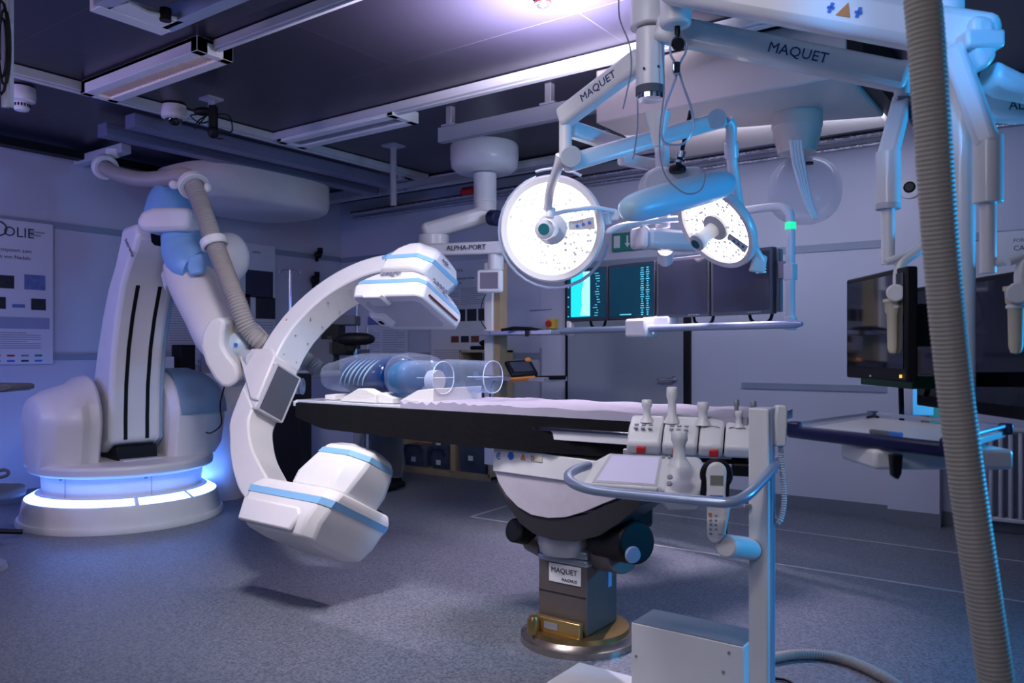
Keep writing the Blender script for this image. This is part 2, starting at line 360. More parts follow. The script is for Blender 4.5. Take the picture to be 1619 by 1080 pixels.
def post(x, y, d, z1, w, label, extra=None):
    b = P(x, y, d); q = MB()
    for dx in (-w*.3, w*.3):
        q.box((b.x+dx*RV.x, b.y+dx*RV.y, (z1+b.z)/2), (w*.35, w*.35, z1-b.z))
    q.box((b.x, b.y, (z1+b.z)/2), (w*.5, w*.3, z1-b.z)).box((b.x, b.y, z1-.008), (w*3, w*3, .016))
    return tag(q.build('hanging_profile', ALU), label, 'ceiling profile')
post(12, 170, 3.6, ZC, .05, 'aluminium profile hanging from the ceiling at the left edge of the photo')
post(622, 325, 7.0, ZC, .05, 'aluminium profile hanging from the ceiling between robot cover and round mount')
post(334, 185, 5.7, ZC, .04, 'short aluminium profile holding a small black camera under the ceiling')
cb = MB()
for k, (dx, r) in enumerate(((0, .05), (.015, .065), (-.01, .08))):
    c = P(4+dx*200, 75, 3.55); cb.tube([c+RV*(r*.4*math.cos(a*math.pi/8))+UV*(r*2.6*math.sin(a*math.pi/8)) for a in range(16)], .006, 8, True)
tag(cb.build('cable_bundle', BLACK), 'coiled black cable bundle on the hanging profile at the left edge', 'cable')
def dome(x, y, z, dark, label):
    c = PZ(x, y, z); t = thing('dome_camera', label, 'camera', c)
    s = .1
    MB().lathe([(0, .09), (.085, .09), (.09, .03), (.085, 0), (.06, -.01), (0, -.01)], c, (0, 0, 1), 28).build('housing', WHITE, t)
    if dark: MB().ball(c+V((0, 0, -.005)), (.06, .06, .055)).build('lens_dome', SCRB, t)
    else:
        MB().lathe([(0, 0), (.045, 0), (.05, -.05), (.04, -.065), (0, -.07)], c, (0, 0, 1), 24).build('sensor_cap', WHITE, t)
        g = MB()
        for a in range(16): g.box(c+V((.05*math.cos(a*.393), .05*math.sin(a*.393), -.03)), (.008, .008, .02))
        g.build('grille', INK, t)
dome(275, 187, 3.0, True, 'white dome camera with dark lens under the ceiling above the robot')
dome(34, 160, 3.0, False, 'small white ceiling detector with vent slots near the left edge')
t = thing('mounted_camera', 'black mounted camera with dangling cables under the ceiling above the robot arm', 'camera', P(335, 190, 5.6))
c = P(335, 190, 5.6); fr = Frame(c, (RV, FV, UV))
MB().box((.01, 0, .02), (.05, .06, .16), fr).ball((-.06, 0, .06), (.07, .04, .03), fr).ball((.01, 0, -.08), (.04, .04, .05), fr).build('body', BLACK, t, .006)
cc = MB()
for pts in (((0, 0, .05), (-.09, .0, 0), (-.12, 0, -.06), (-.04, 0, .03)), ((.02, 0, .04), (.12, 0, .03), (.14, 0, -.08), (.05, 0, -.06)), ((-.1, 0, .04), (-.15, 0, .03), (-.08, 0, -.02), (0, 0, 0)), ((.0, 0, -.05), (.03, 0, -.12), (.08, 0, -.13))):
    cc.tube(cr([fr.w(p) for p in pts], 6), .005, 6)
cc.build('cable', BLACK, t)
c = PZ(858, 4, ZC-.02)
t = thing('ceiling_sensor', 'small dark ceiling sensor with red ring at the top edge, left of the boom', 'sensor', c-UV*.06)
MB().lathe([(0, .018), (.04, .018), (.042, 0), (.03, -.02), (0, -.03)], c, seg=24).build('dome', BLACK, t); MB().lathe([(.03, -.018), (.045, -.01), (.045, 0), (.03, -.018)], c, seg=24).build('ring', RED, t)
# strut rails over the robot
for X, lab in ((-6.12, 'slotted grey ceiling rail above the robot, the one nearer the left wall'), (-5.72, 'slotted grey ceiling rail above the robot, the one further from the left wall')):
    r = MB().beam((X, 3.12, 2.99), (X, 6.0, 2.99), .13, .10)
    for s in (-.035, 0, .035): r.beam((X+.066, 3.12, 2.99+s), (X+.066, 6.0, 2.99+s), .004, .006)
    tag(r.build('ceiling_rail', mat('blue_grey_rail', (.20, .22, .34), .4, .3), None, .006), lab, 'ceiling rail', 'slotted rails above the robot')
# elongated white ceiling carriage cover
def sup(cx, cy, a, b, p=.62, n=40): return [(cx+a*math.copysign(abs(math.cos(q))**p, math.cos(q)), cy+b*math.copysign(abs(math.sin(q))**p, math.sin(q))) for q in [2*math.pi*i/n for i in range(n)]]
rings = []
for z, k in ((2.96, .99), (2.93, 1.0), (2.74, 1.0), (2.68, .97), (2.65, .90)):
    rings += [V((x, y, z)) for x, y in sup(-6.62, 4.78, .56*k, .78*k)]
tag(MB().hull(rings, 40).build('ceiling_carriage_cover', WARM, None, 0, 50), 'long rounded white carriage cover under the ceiling behind the robot', 'ceiling unit')
q = MB().beam((XL+.02, 3.57, 3.01), (-6.6, 3.57, 3.01), .09, .08)
tag(q.build('wall_bracket_beam', LGREY, None, .006), 'short white bracket beam reaching from the left wall over the hose', 'bracket')
# long hanging rails with brackets
for Y, Z, x0, lab in ((4.52, 2.90, -3.92, 'long grey hanging rail in front of the beige ceiling bulkhead'), (5.75, 2.92, -5.6, 'thin grey rail behind the round ceiling mount')):
    t = thing('hanging_rail', lab, 'ceiling rail', (x0, Y, Z))
    x1 = -1.0 if Y < 5 else -3.0
    MB().beam((x0, Y, Z), (x1, Y, Z), .06, .11 if Y < 5 else .05).build('rail', GREY, t, .004)
    k = 4 if Y < 5 else 2
    for i in range(k):
        x = x0+.1+(x1-x0-.3)*i/(k-1)
        MB().box((x, Y, (Z+ZC)/2+.03), (.05, .05, ZC-Z-.06)).box((x, Y, Z+.062), (.12, .08, .014)).build('hanger', ALU, t, .003)
pp = MB().tube(cr([(XL+.3, 6.62, 2.93), (-5, 6.62, 2.95), (-3, 6.61, 2.96), (-1, 6.62, 2.97), (2.5, 6.62, 2.98)], 12), .028, 10).tube([(XL+.3, 6.66, 2.88), (2.5, 6.66, 2.92)], .016, 8)
tag(pp.build('foil_pipes', SILVER), 'foil-wrapped pipes running along the top of the back wall', 'pipe')
c = PY(741, 302, 6.55)
tag(MB().tube([c-V((.07, 0, 0)), c+V((.07, 0, 0))], .045, 14).tube([c-V((.11, 0, 0)), c+V((.11, 0, 0))], .02, 10).build('pipe_valve', RED), 'red valve coupling on the pipes beside the round ceiling mount', 'valve')
# ------------------------------------------------------------------ C-arm (local a = opening, n = across the band, b = beam up)
def axr(v): return rfu(*v)
CF = Frame(EYE+rfu(-.957, 4.5, -.143), [axr(v) for v in ((.8192, -.5732, -.0186), (.4994, .7289, -.4683), (.282, .3743, .8834))])
ca = thing('c_arm', 'white C-shaped X-ray arm with light blue stripes around the head of the operating table', 'X-ray machine', CF.w((-.3, .1, -.8)))
inner = [(.24, .69), (.02, .70), (-.15, .68), (-.30, .62), (-.44, .53), (-.54, .42), (-.61, .30), (-.64, .18), (-.645, .06)]
outer = [(.24, .80), (-.02, .82), (-.20, .80), (-.37, .74), (-.52, .65), (-.64, .54), (-.74, .40), (-.80, .24), (-.82, .09)]
innl = [(-.645, -.24), (-.635, -.32), (-.57, -.41), (-.49, -.49), (-.39, -.56), (-.24, -.65), (-.1, -.68), (.05, -.69)]
outl = [(-.83, -.10), (-.82, -.24), (-.80, -.35), (-.74, -.44), (-.67, -.54), (-.54, -.67), (-.39, -.77), (-.15, -.84), (.05, -.86)]
def smooth2(p): return [(q.x, q.y) for q in cr([(a, b, 0) for a, b in p], 4)]
def band(mb, inn, out, n0, n1):
    i, o = smooth2(inn), smooth2(out); m = min(len(i), len(o)); v = []
    for k in range(m):
        a = i[round(k*(len(i)-1)/(m-1))]; b = o[round(k*(len(o)-1)/(m-1))]
        v += [CF.w((a[0], n0, a[1])), CF.w((b[0], n0, b[1])), CF.w((b[0], n1, b[1])), CF.w((a[0], n1, a[1]))]
    mb.hull(v, 4)
m = MB(); band(m, inner, outer, 0, .21); m.build('upper_arc', WHITE, ca, .012, 30)
m = MB(); band(m, [(-.62, .07), (-.655, -.09), (-.62, -.25)], [(-.82, .10), (-.835, 0), (-.83, -.12)], .006, .204); m.build('back_segment', WARM, ca, .008, 30)
m = MB(); band(m, innl, outl, 0, .21); m.build('lower_arc', WARM, ca, .012, 30)
m = MB().prism([(-.655, .05), (-.655, -.235), (-.60, -.235), (-.60, .05)], 1, .018, .20, CF); m.build('inset_panel', PANEL, ca)
m = MB().prism([(-.655, .05), (-.60, .05), (-.598, .062), (-.655, .062)], 1, .0, .21, CF).prism([(-.62, .05), (-.597, .05), (-.597, -.24), (-.62, -.24)], 1, .20, .213, CF).prism([(-.62, .05), (-.597, .05), (-.597, -.24), (-.62, -.24)], 1, -.001, .014, CF).prism([(-.655, -.235), (-.597, -.235), (-.60, -.247), (-.655, -.247)], 1, .0, .21, CF)
m.build('panel_frame', CREAM if 0 else LGREY, ca, .002)
for k, (a, b) in enumerate(((-.30, .615), (-.445, .52), (-.545, .405), (-.615, .285), (-.645, .15))):
    for n in (.05, .16): MB().ball((a+.003, n, b-.003), (.005, .005, .005), CF, 8, 6).build('screw', GREY, ca)
m = MB().prism([(.0, 0), (.016, 0), (.008, .015)], 1, -.003, .0, Frame(CF.w((-.70, 0, .36)), CF.ax)); m.build('warning_sticker', ORANGE, ca)
# rings helper: polygon in (a, n) stacked along b
def stack(mb, secs, fr=CF):
    v = []; n = len(secs[0][1])
    for b, poly in secs: v += [fr.w((x, y, b)) for x, y in poly]
    return mb.hull(v, n)
def rr(x0, x1, y0, y1, c): return [(x0+c, y0), (x1-c, y0), (x1, y0+c), (x1, y1-c), (x1-c, y1), (x0+c, y1), (x0, y1-c), (x0, y0+c)]
def stripe(mb, secs, b0, b1, k=.003):
    def sec(b):
        for (ba, pa), (bb, pb) in zip(secs, secs[1:]):
            if ba <= b <= bb: t = (b-ba)/(bb-ba); return [(x0+(x1-x0)*t, y0+(y1-y0)*t) for (x0, y0), (x1, y1) in zip(pa, pb)]
        return secs[-1][1]
    o = []
    for b in (b0, b1):
        p = sec(b); cx = sum(q[0] for q in p)/len(p); cy = sum(q[1] for q in p)/len(p)
        o.append((b, [(x+math.copysign(k, x-cx), y+math.copysign(k, y-cy)) for x, y in p]))
    return stack(mb, o)
det = [(.435, rr(-.03, .50, -.14, .25, .03)), (.50, rr(-.04, .50, -.15, .26, .03)), (.56, rr(-.02, .47, -.13, .24, .04)), (.60, rr(.02, .43, -.11, .22, .05)), (.625, rr(.06, .38, -.09, .20, .06))]
stack(MB(), det).build('detector_housing', WHITE, ca, .010, 30)
dh = ca.children[-1] if 0 else None
stripe(MB(), det, .515, .545).build('detector_stripe', STRIPE, ca)
stack(MB(), [(.430, rr(.02, .44, -.08, .20, .03)), (.436, rr(.02, .44, -.08, .20, .03))]).build('detector_face', LGREY, ca)
MB().prism([(.08, .435), (.24, .435), (.22, .415), (.10, .415)], 1, -.16, -.06, CF).build('handle_lip', WHITE, ca, .006)
MB().prism([(-.05, .440), (.10, .440), (.07, .40), (-.02, .405)], 1, .04, .16, CF).build('collision_sensor', WHITE, ca, .012)
MB().box((.03, .10, .402), (.025, .03, .012), CF).build('sensor_window', BLACK, ca)
MB().beam(CF.w((.506, -.08, .470)), CF.w((.506, .20, .470)), .004, .012, up=CF.ax[2]).build('grid_slot', mat('dark_red_slot', (.10, .02, .015), .5), ca)
cap = [(.62, rr(.06, .40, -.13, .20, .05)), (.70, rr(.07, .44, -.14, .24, .07)), (.77, rr(.09, .42, -.12, .23, .08)), (.83, rr(.13, .36, -.08, .19, .08)), (.85, rr(.17, .31, -.03, .14, .05))]
stack(MB(), cap).build('detector_drive_cover', WHITE, ca, .014, 30)
stripe(MB(), cap, .685, .71).build('drive_cover_stripe', STRIPE, ca)
MB().beam(CF.w((.085, -.125, .70)), CF.w((.16, -.03, .845)), .004, .02, up=CF.ax[1]).build('drive_cover_stripe', STRIPE, ca)
MB().text('zeego', .062, Frame(CF.w((.14, -.137, .575)), (CF.ax[0], (CF.ax[2]+CF.ax[1]*.45), -CF.ax[1]+CF.ax[2]*.45)), th=.004).build('lettering', FAINT, ca)
MB().text('zeego', .062, Frame(CF.w((.482, -.06, .568)), (CF.ax[1], (CF.ax[2]-CF.ax[0]*.5), CF.ax[0]+CF.ax[2]*.5)), th=.004).build('lettering', FAINT, ca)
MB().text('Artis', .03, Frame(CF.w((.443, -.02, .735)), (CF.ax[1], CF.ax[2], CF.ax[0])), th=.004).build('lettering', FAINT, ca)
# source housing
src = [(-.955, rr(-.02, .36, -.10, .22, .05)), (-.93, rr(-.11, .40, -.17, .28, .05)), (-.85, rr(-.16, .43, -.20, .31, .05)), (-.72, rr(-.17, .47, -.19, .32, .05)), (-.675, rr(-.13, .46, -.16, .30, .05))]
stack(MB(), src).build('tube_housing', WARM, ca, .012, 30)
stripe(MB(), src, -.765, -.73).build('tube_housing_stripe', STRIPE, ca)
MB().prism([(-.12, -.80), (.30, -.80), (.33, -.83), (.30, -.92), (-.10, -.92)], 1, -.207, -.18, CF).build('recess_panel', WARM, ca, .012)
col = [(-.675, rr(.04, .44, -.13, .23, .06)), (-.60, rr(.04, .46, -.13, .25, .07)), (-.51, rr(.09, .48, -.12, .24, .08)), (-.435, rr(.13, .47, -.10, .22, .08)), (-.40, rr(.18, .42, -.05, .17, .09))]
stack(MB(), col).build('collimator_cover', WHITE, ca, .014, 30)
stripe(MB(), col, -.485, -.455).build('collimator_stripe', STRIPE, ca)
# flange block on the outside of the arc
pl = [CF.un(x, y, 1, 0) for x, y in ((397, 632), (380, 566), (400, 552), (431, 551), (437, 563), (408, 634))]
MB().prism([(p.x, p.z) for p in pl], 1, -.012, .20, CF).build('mounting_block', WARM, ca, .012)

# ------------------------------------------------------------------ floor robot
b45 = math.radians(45)
RF = Frame(EYE+rfu(-3.06, 6.3, -1.3), (rfu(math.cos(b45), math.sin(b45), 0), rfu(math.sin(b45), -math.cos(b45), 0), UV))
rb = thing('robot', 'large white floor-standing robot with a glowing blue ring base holding the C-shaped arm', 'robot', RF.o)
RO = RF.o
MB().lathe([(0, 0), (.735, 0), (.74, .02), (.73, .045), (.715, .045), (.705, .09), (.69, .175), (.685, .185), (.60, .235), (.58, .235), (0, .235)], RO, seg=72).build('base_plinth', WARM, rb)
for a0_, a1_ in ((-140, -22.5), (-19.9, 13.5), (16.1, 120), (123, 217)):
    MB().lathe([(.608, .222), (.676, .183), (.680, .190), (.612, .229), (.608, .222)], RO, seg=40, a0=a0_, a1=a1_).build('ring_light', BLED, rb)
MB().lathe([(0, .2), (.565, .2), (.565, .22), (.575, .39), (0, .40)], RO, seg=64).build('base_drum', WHITE, rb)
for a in range(0, 360, 60):
    v = V((math.cos(math.radians(a-10)), math.sin(math.radians(a-10)), 0)); MB().box((0, 0, 0), (.004, .002, .2), Frame(RO+v*.577+V((0, 0, .30)), (v.cross(UV), v, UV))).build('drum_seam', GREY, rb)
    MB().lathe([(0, 0), (.012, 0), (.012, .006), (0, .006)], RO+v*.574+V((0, 0, .37))+v.cross(UV)*.04, v, 12).build('drum_bolt', GREY, rb)
MB().lathe([(0, .375), (.60, .375), (.655, .395), (.66, .45), (.645, .465), (0, .465)], RO, seg=64).build('turntable', WARM, rb, .01)
def sec_s(mb, secs):            # secs: (s, polygon in t, z)
    v = []; n = len(secs[0][1])
    for s, poly in secs: v += [RF.w((s, t, z)) for t, z in poly]
    return mb.hull(v, n)
def arch(t0, t1, z0, zc, r, n=14, skew=0):
    c = (t0+t1)/2; a = (t1-t0)/2
    return [(t0+.06, z0)]+[(c-a*math.cos(math.pi*i/n)+skew*math.sin(math.pi*i/n), zc+r*math.sin(math.pi*i/n)) for i in range(n+1)]+[(t1-.06, z0)]
lc = [(-.66, arch(-.22, .16, .45, .78, .10)), (-.64, arch(-.30, .22, .42, .78, .17)), (-.56, arch(-.38, .30, .42, .76, .24)), (-.40, arch(-.43, .34, .42, .75, .30)), (-.34, arch(-.43, .30, .42, .75, .345)), (-.27, arch(-.43, .31, .42, .75, .36)), (-.235, arch(-.38, .24, .44, .75, .33))]
sec_s(MB(), lc).build('shoulder_cheek', WARM, rb, .01, 50)
rc = [(.235, arch(-.36, .30, .44, .76, .33)), (.28, arch(-.40, .36, .44, .76, .37)), (.50, arch(-.40, .36, .44, .76, .37)), (.62, arch(-.36, .33, .47, .76, .33)), (.70, arch(-.28, .26, .54, .76, .26)), (.74, arch(-.16, .14, .62, .76, .16))]
sec_s(MB(), rc).build('shoulder_cheek', WARM, rb, .01, 50)
def cap_arc(t0, t1, zc, r, n=14): c = (t0+t1)/2; a = (t1-t0)/2; return [(c-a*math.cos(math.pi*i/n), zc+r*math.sin(math.pi*i/n)) for i in range(n+1)]
def grow(p, g): cx = sum(q[0] for q in p)/len(p); return [(cx+(x-cx)*(1+g), z+.012) for x, z in p]
cpv = [(.30, cap_arc(-.42, .38, .80, .355)), (.50, cap_arc(-.42, .38, .80, .355)), (.625, cap_arc(-.38, .35, .80, .31)), (.71, cap_arc(-.30, .28, .80, .24)), (.752, cap_arc(-.18, .16, .80, .14))]
sec_s(MB(), cpv).build('motor_cover', BGREY, rb, 0, 50)
MB().tube([RF.w((-.25, -.12, .74)), RF.w((.25, -.12, .74))], .22, 32).build('shoulder_joint', BLACK, rb)
MB().prism([(-.2, .46), (.26, .46), (.24, .57), (-.2, .60)], 0, -.14, .16, RF).build('lower_gap_block', BLACK, rb, .01)
MB().prism([(-.2, .455), (.34, .455), (.33, .475), (-.2, .475)], 0, -.12, .17, RF).build('cable_plate', LGREY, rb, .004)
# lower arm
fl = [RF.un(x, y, 0, -.19) for x, y in ((214, 352), (217, 372), (212, 392), (202, 417), (192, 451), (184, 500), (178, 550), (174, 610), (173, 660), (173, 700))]
bl = [RF.un(x, y, 0, -.19) for x, y in ((192, 360), (189, 380), (181, 417), (170, 455), (161, 500), (153, 550), (147, 600), (137, 640), (136, 680), (144, 705), (158, 718))]
poly = [(p.y, p.z) for p in fl]+[(p.y, p.z) for p in reversed(bl)]
LO = [(p.y, p.z) for p in fl]
MB().prism(poly, 0, -.19, .19, RF).build('lower_arm', WHITE, rb, .035, 40, 3)
p2 = [(t-.05 if i < len(fl) else t+.01, z) for i, (t, z) in enumerate(poly)]
MB().prism(p2, 0, .185, .235, RF).build('lower_arm_side_cover', LBLUE if 0 else mat('pale_blue_cover', (.34, .44, .60), .4), rb, .02, 40)
def fz(z):
    for (t0, z0), (t1, z1) in zip(LO, LO[1:]):
        if z1 <= z <= z0: return t0+(t1-t0)*(z0-z)/(z0-z1)
    return LO[-1][0]
m = MB()
for s0 in (-.075, .085):
    v = []
    for i in range(16):
        z = .62+1.16*i/15; t = fz(z); v += [RF.w((s0-.014, t-.004, z)), RF.w((s0+.014, t-.004, z)), RF.w((s0+.014, t+.003, z)), RF.w((s0-.014, t+.003, z))]
    m.hull(v, 4)
m.build('slot', INK if 0 else BLACK, rb)
v = []
for z_, h0, h1 in ((2.05, -.02, .02), (2.055, -.06, .055), (2.075, -.085, .085), (2.11, -.095, .095), (2.15, -.095, .095), (2.185, -.095, .095)):
    t = fz(z_); v += [RF.w((h0, t-.03, z_)), RF.w((h1, t-.03, z_)), RF.w((h1, t+.004, z_)), RF.w((h0, t+.004, z_))]
MB().hull(v, 4).build('arm_head_notch', BLACK, rb, .003)
MB().text('Artis zeego', .045, Frame(RF.w((-.194, LO[0][0]-.19, 2.09)), (RF.ax[1]*.75-UV*.65, RF.ax[1]*.65+UV*.75, -RF.ax[0])), th=.003).build('lettering', FAINT, rb)
m = MB().prism([(0, 0), (.03, 0), (.015, .028)], 0, -.004, .0, Frame(RF.w((-.238, .30, .93)), RF.ax)); m.build('warning_sticker', ORANGE, rb)
# elbow
def PQ(l, d): return [P(x, y, d) for x, y in l]
EF = Frame(P(262, 345, 5.75), (RV*.97-FV*.24, FV*.97+RV*.24, UV))
def blk(mb, px, d, th, tl=None):
    """outline at real distance d, thickness th, facing the robot front"""
    fr = Frame(P(*px[0], d), (RV, FV, UV)); pts = []
    for x, y in px: q = P(x, y, d)-fr.o; pts.append((q.dot(RV), q.z))
    return mb.prism(pts, 1, 0, th, fr)
blk(MB(), ((213, 352), (222, 334), (240, 327), (298, 327), (301, 334), (301, 352), (296, 364), (226, 366), (220, 360)), 5.50, .36).build('elbow_bridge', WHITE, rb, .035, 40, 3)
c = P(268, 318, 5.95); m = MB()
m.lathe([(0, -.22), (.18, -.22), (.175, -.08), (.15, .02), (.12, .08), (.08, .125), (.04, .143), (0, .148)], c, seg=32); m.build('elbow_motor_dome', LBLUE, rb, .01)
path = cr([P(289, 362, 5.70), P(288, 385, 5.68), P(296, 408, 5.64), P(318, 426, 5.58)], 6)
MB().tube(path, [.12, .125, .13, .135, .14, .14, .14, .145, .15, .15, .15, .15, .155, .155, .16, .16, .16, .155, .15][:len(path)], 24).build('elbow_cover', LBLUE, rb, 0, 60)
blk(MB(), ((297, 405), (319, 400), (322, 412), (322, 425), (318, 432), (300, 436), (295, 425)), 5.42, .06).build('elbow_hatch', LBLUE, rb, .012)
MB().ball((0, 0, 0), (.15, .13, .19), Frame(P(362, 408, 5.95), (RV, FV, UV))).build('counterweight_dome', WARM, rb)
n = 8; pa = [P(292+60*i/n, 418+132*i/n, 5.72-.34*i/n) for i in range(n+1)]
MB().tube(pa, [.15, .165, .168, .165, .16, .155, .155, .15, .13], 28).build('forearm', WARM, rb, 0, 60)
MB().tube([P(270, 432, 5.9), P(276, 455, 5.85)], .07, 20).build('elbow_joint', WARM, rb, .01)
blk(MB(), ((319, 525), (330, 506), (345, 500), (357, 506), (353, 525), (352, 545), (360, 560), (374, 577), (378, 592), (374, 606), (362, 614), (350, 612), (338, 600), (324, 575), (316, 548)), 5.02, .18).build('wrist_boot', WARM, rb, .045, 40, 3)
blk(MB(), ((345, 508), (358, 500), (372, 503), (395, 513), (411, 530), (418, 548), (408, 549), (395, 538), (375, 532), (358, 545), (348, 540)), 5.20, .22).build('wrist_hood', WARM, rb, .03, 40, 3)
MB().ball((0, 0, 0), (.085, .085, .085), Frame(P(378, 545, 5.2), (RV, FV, UV))).build('wrist_joint', mat('pale_blue_shell', (.52, .62, .74), .35), rb)
m = MB().lathe([(0, 0), (.012, 0), (.012, .01), (0, .01)], P(373, 545, 5.11), -FV, 14); m.build('joint_cap', SBLUE, rb)
MB().tube([P(378, 555, 5.3), P(392, 566, 5.15), P(402, 570, 5.02)], [.06, .055, .055], 24).tube([P(382, 585, 5.35), P(402, 592, 5.05)], .06, 24).build('wrist_flange', CREAM if 0 else LGREY, rb, .006)
m = MB().prism([(0, 0), (.022, 0), (.011, .02)], 1, -.004, 0, Frame(P(366, 526, 5.19), (RV, FV, UV))); m.build('warning_sticker', YELLOW, rb)
# supply hose
hp = [P(160, 262, 6.75), P(185, 275, 6.5), P(225, 284, 6.15), (P(265, 282, 5.8)), P(290, 279, 5.5), P(302, 286, 5.32), P(311, 305, 5.26), P(322, 335, 5.24), P(337, 380, 5.2), P(356, 430, 5.15), P(374, 475, 5.1), P(393, 520, 5.1), P(420, 545, 5.15), P(450, 556, 5.5), P(485, 570, 5.7), P(506, 586, 5.7)]
t = thing('supply_hose', 'thick grey corrugated hose running from the wall bracket over the robot to its wrist', 'hose', P(160, 262, 6.75))
MB().hose(hp, .058, .020, .06, 18).build('corrugated_tube', HOSE, t)
MB().lathe([(.062, -.03), (.085, -.03), (.085, .03), (.062, .03), (.062, -.03)], P(338, 384, 5.2), (P(356, 430, 5.15)-P(322, 335, 5.24)), 24).build('clamp_ring', WHITE, t, .01)
q = MB().lathe([(.062, -.025), (.10, -.025), (.10, .025), (.062, .025), (.062, -.025)], P(306, 293, 5.30), (P(311, 305, 5.26)-P(300, 283, 5.36)), 24)
q.ball((-.115, 0, .0), (.035, .03, .03), Frame(P(303, 292, 5.28), (RV, FV, UV))).ball((.105, 0, -.02), (.025, .03, .035), Frame(P(303, 292, 5.28), (RV, FV, UV)))
q.build('saddle_clamp', WHITE, t, .008)
q = MB().lathe([(.06, -.03), (.10, -.03), (.11, .0), (.10, .04), (.06, .04), (.06, -.03)], P(166, 264, 6.7), (P(185, 275, 6.5)-P(160, 262, 6.75)), 24)
q.box((0, .02, .08), (.10, .05, .08), Frame(P(176, 256, 6.75), (RV, FV, UV))); q.build('wall_clamp', WHITE, t, .008)
q = MB().tube([P(440, 612, 5.75), P(475, 611, 5.7)], .055, 22).lathe([(.03, 0), (.06, 0), (.06, .02), (.03, .02), (.03, 0)], P(476, 611, 5.7), RV, 22)
tag(q.build('cable_drum', LGREY, None, .01), 'short white cylinder behind the lower half of the C-shaped arm at the table head', 'cable guide')
# ------------------------------------------------------------------ operating table
tb = thing('operating_table', 'black-draped operating table on a low bronze pedestal with a curved brushed shield', 'operating table', PZ(915, 1000, 0))
TY0, TY1, TZ = 2.85, 3.38, 1.03
XE = -3.52
MB().box(((XE-1.02)/2, (TY0+TY1)/2, TZ-.008), (2.5, TY1-TY0-.0, .016)).box((XE+.01, 3.1, TZ-.02), (.02, .53, .03)).build('carbon_top', mat('pale_carbon_top', (.58, .60, .66), .2, coat=.4), tb, .004)
m = MB(); nx, ny = 60, 14; v = []                # wrinkled sheet over the pad
XS = -2.72; XR = -1.00
for i in range(nx+1):
    for j in range(ny+1):
        x = XS+(XR-XS)*i/nx; y = TY0-.01+(TY1-TY0+.02)*j/ny; e = max(0, 1-i/26)
        z = TZ+.012+.012*e*math.sin(x*95+y*14)*math.exp(-((y-TY0)/.35))+.003*math.sin(x*23+y*31)+min(1, i/10)*.012
        v.append(V((x, y, z)))
k = len(v); v += [V((p.x, p.y, TZ-.012)) for p in v]
f = [(i*(ny+1)+j, (i+1)*(ny+1)+j, (i+1)*(ny+1)+j+1, i*(ny+1)+j+1) for i in range(nx) for j in range(ny)]
f += [tuple(q+k for q in g) for g in f]
for i in range(nx): f += [(i*(ny+1), (i+1)*(ny+1), (i+1)*(ny+1)+k, i*(ny+1)+k), (i*(ny+1)+ny, (i+1)*(ny+1)+ny, (i+1)*(ny+1)+ny+k, i*(ny+1)+ny+k)]
for j in range(ny): f += [(j, j+1, j+1+k, j+k), (nx*(ny+1)+j, nx*(ny+1)+j+1, nx*(ny+1)+j+1+k, nx*(ny+1)+j+k)]
m.add(v, f).build('sheet', SHEET, tb, 0, 50)
v = []; n = 90                                   # hanging black side drape
for i in range(n+1):
    x = XE+.02+(XR-XE-.02)*i/n; w_ = .004*math.sin(x*60)+.003*math.sin(x*37); lo = TZ-.105-.012*math.sin(x*2.2)-(.05 if i > 8 else .05*i/8)
    v += [V((x, TY0-.012+w_, TZ-.016)), V((x, TY0-.016-w_, lo)), V((x, TY0+.02, lo)), V((x, TY0+.02, TZ-.016))]
MB().hull(v, 4).build('side_drape', FABRIC, tb, 0, 60)
MB().box(((XE+XR)/2+.1, 3.12, TZ-.075), (XR-XE-.3, .50, .10)).build('pad_frame', BLACK, tb, .02)
TF = Frame((0, 0, 0), (rfu(.740, -.672, 0), rfu(.672, .740, 0), UV))   # lower unit turned a little off the table axis
def TFun(px, d0): return Frame(P(*px, d0), TF.ax)
q = TFun((780, 745), 3.62)
def tp_(px): return [(p.x, p.z) for p in (q.un(x, y, 1, 0) for x, y in px)]
MB().prism(tp_(((780, 706), (1000, 738), (1000, 775), (779, 745))), 1, 0, .30, q).build('front_rail', WHITE, tb, .004)
MB().prism(tp_(((785, 684), (846, 684), (846, 706), (785, 704))), 1, .03, .3, q).build('slide_block', WHITE, tb, .004)
MB().prism(tp_(((840, 678), (1030, 690), (1030, 706), (842, 693))), 1, -.01, .12, q).build('slide_rail', WHITE, tb, .003)
MB().prism(tp_(((845, 674), (1005, 684), (1005, 689), (845, 679))), 1, -.02, .0, q).build('guide_rod', CHROME, tb, .001)
MB().prism(tp_(((846, 690), (1040, 708), (1040, 730), (846, 712))), 1, .03, .28, q).build('slide_well', BLACK, tb)
def sector(px, n0, n1):
    return MB().prism(tp_(px), 1, n0, n1, q)
sh = [(779, 745)]+[(779+x, y) for x, y in ((0, 746), (6, 763), (18, 783), (36, 802), (58, 815), (84, 820), (112, 819), (142, 810), (172, 797), (205, 784), (225, 776))]+[(1004, 774)]
sector(sh[1:], .012, .22).build('curved_shield', BRUSH, tb, .003)
bd = [(779+x, y) for x, y in ((0, 765), (8, 782), (20, 803), (38, 829), (60, 846), (90, 855), (125, 858), (160, 850), (195, 828), (230, 800))]+[(1010, 776), (985, 790), (950, 800), (920, 815), (880, 822), (838, 817), (812, 802), (795, 785), (784, 765)]
sector(bd, .02, .20).build('black_guard', mat('dark_guard', (.035, .033, .036), .4), tb, .004)
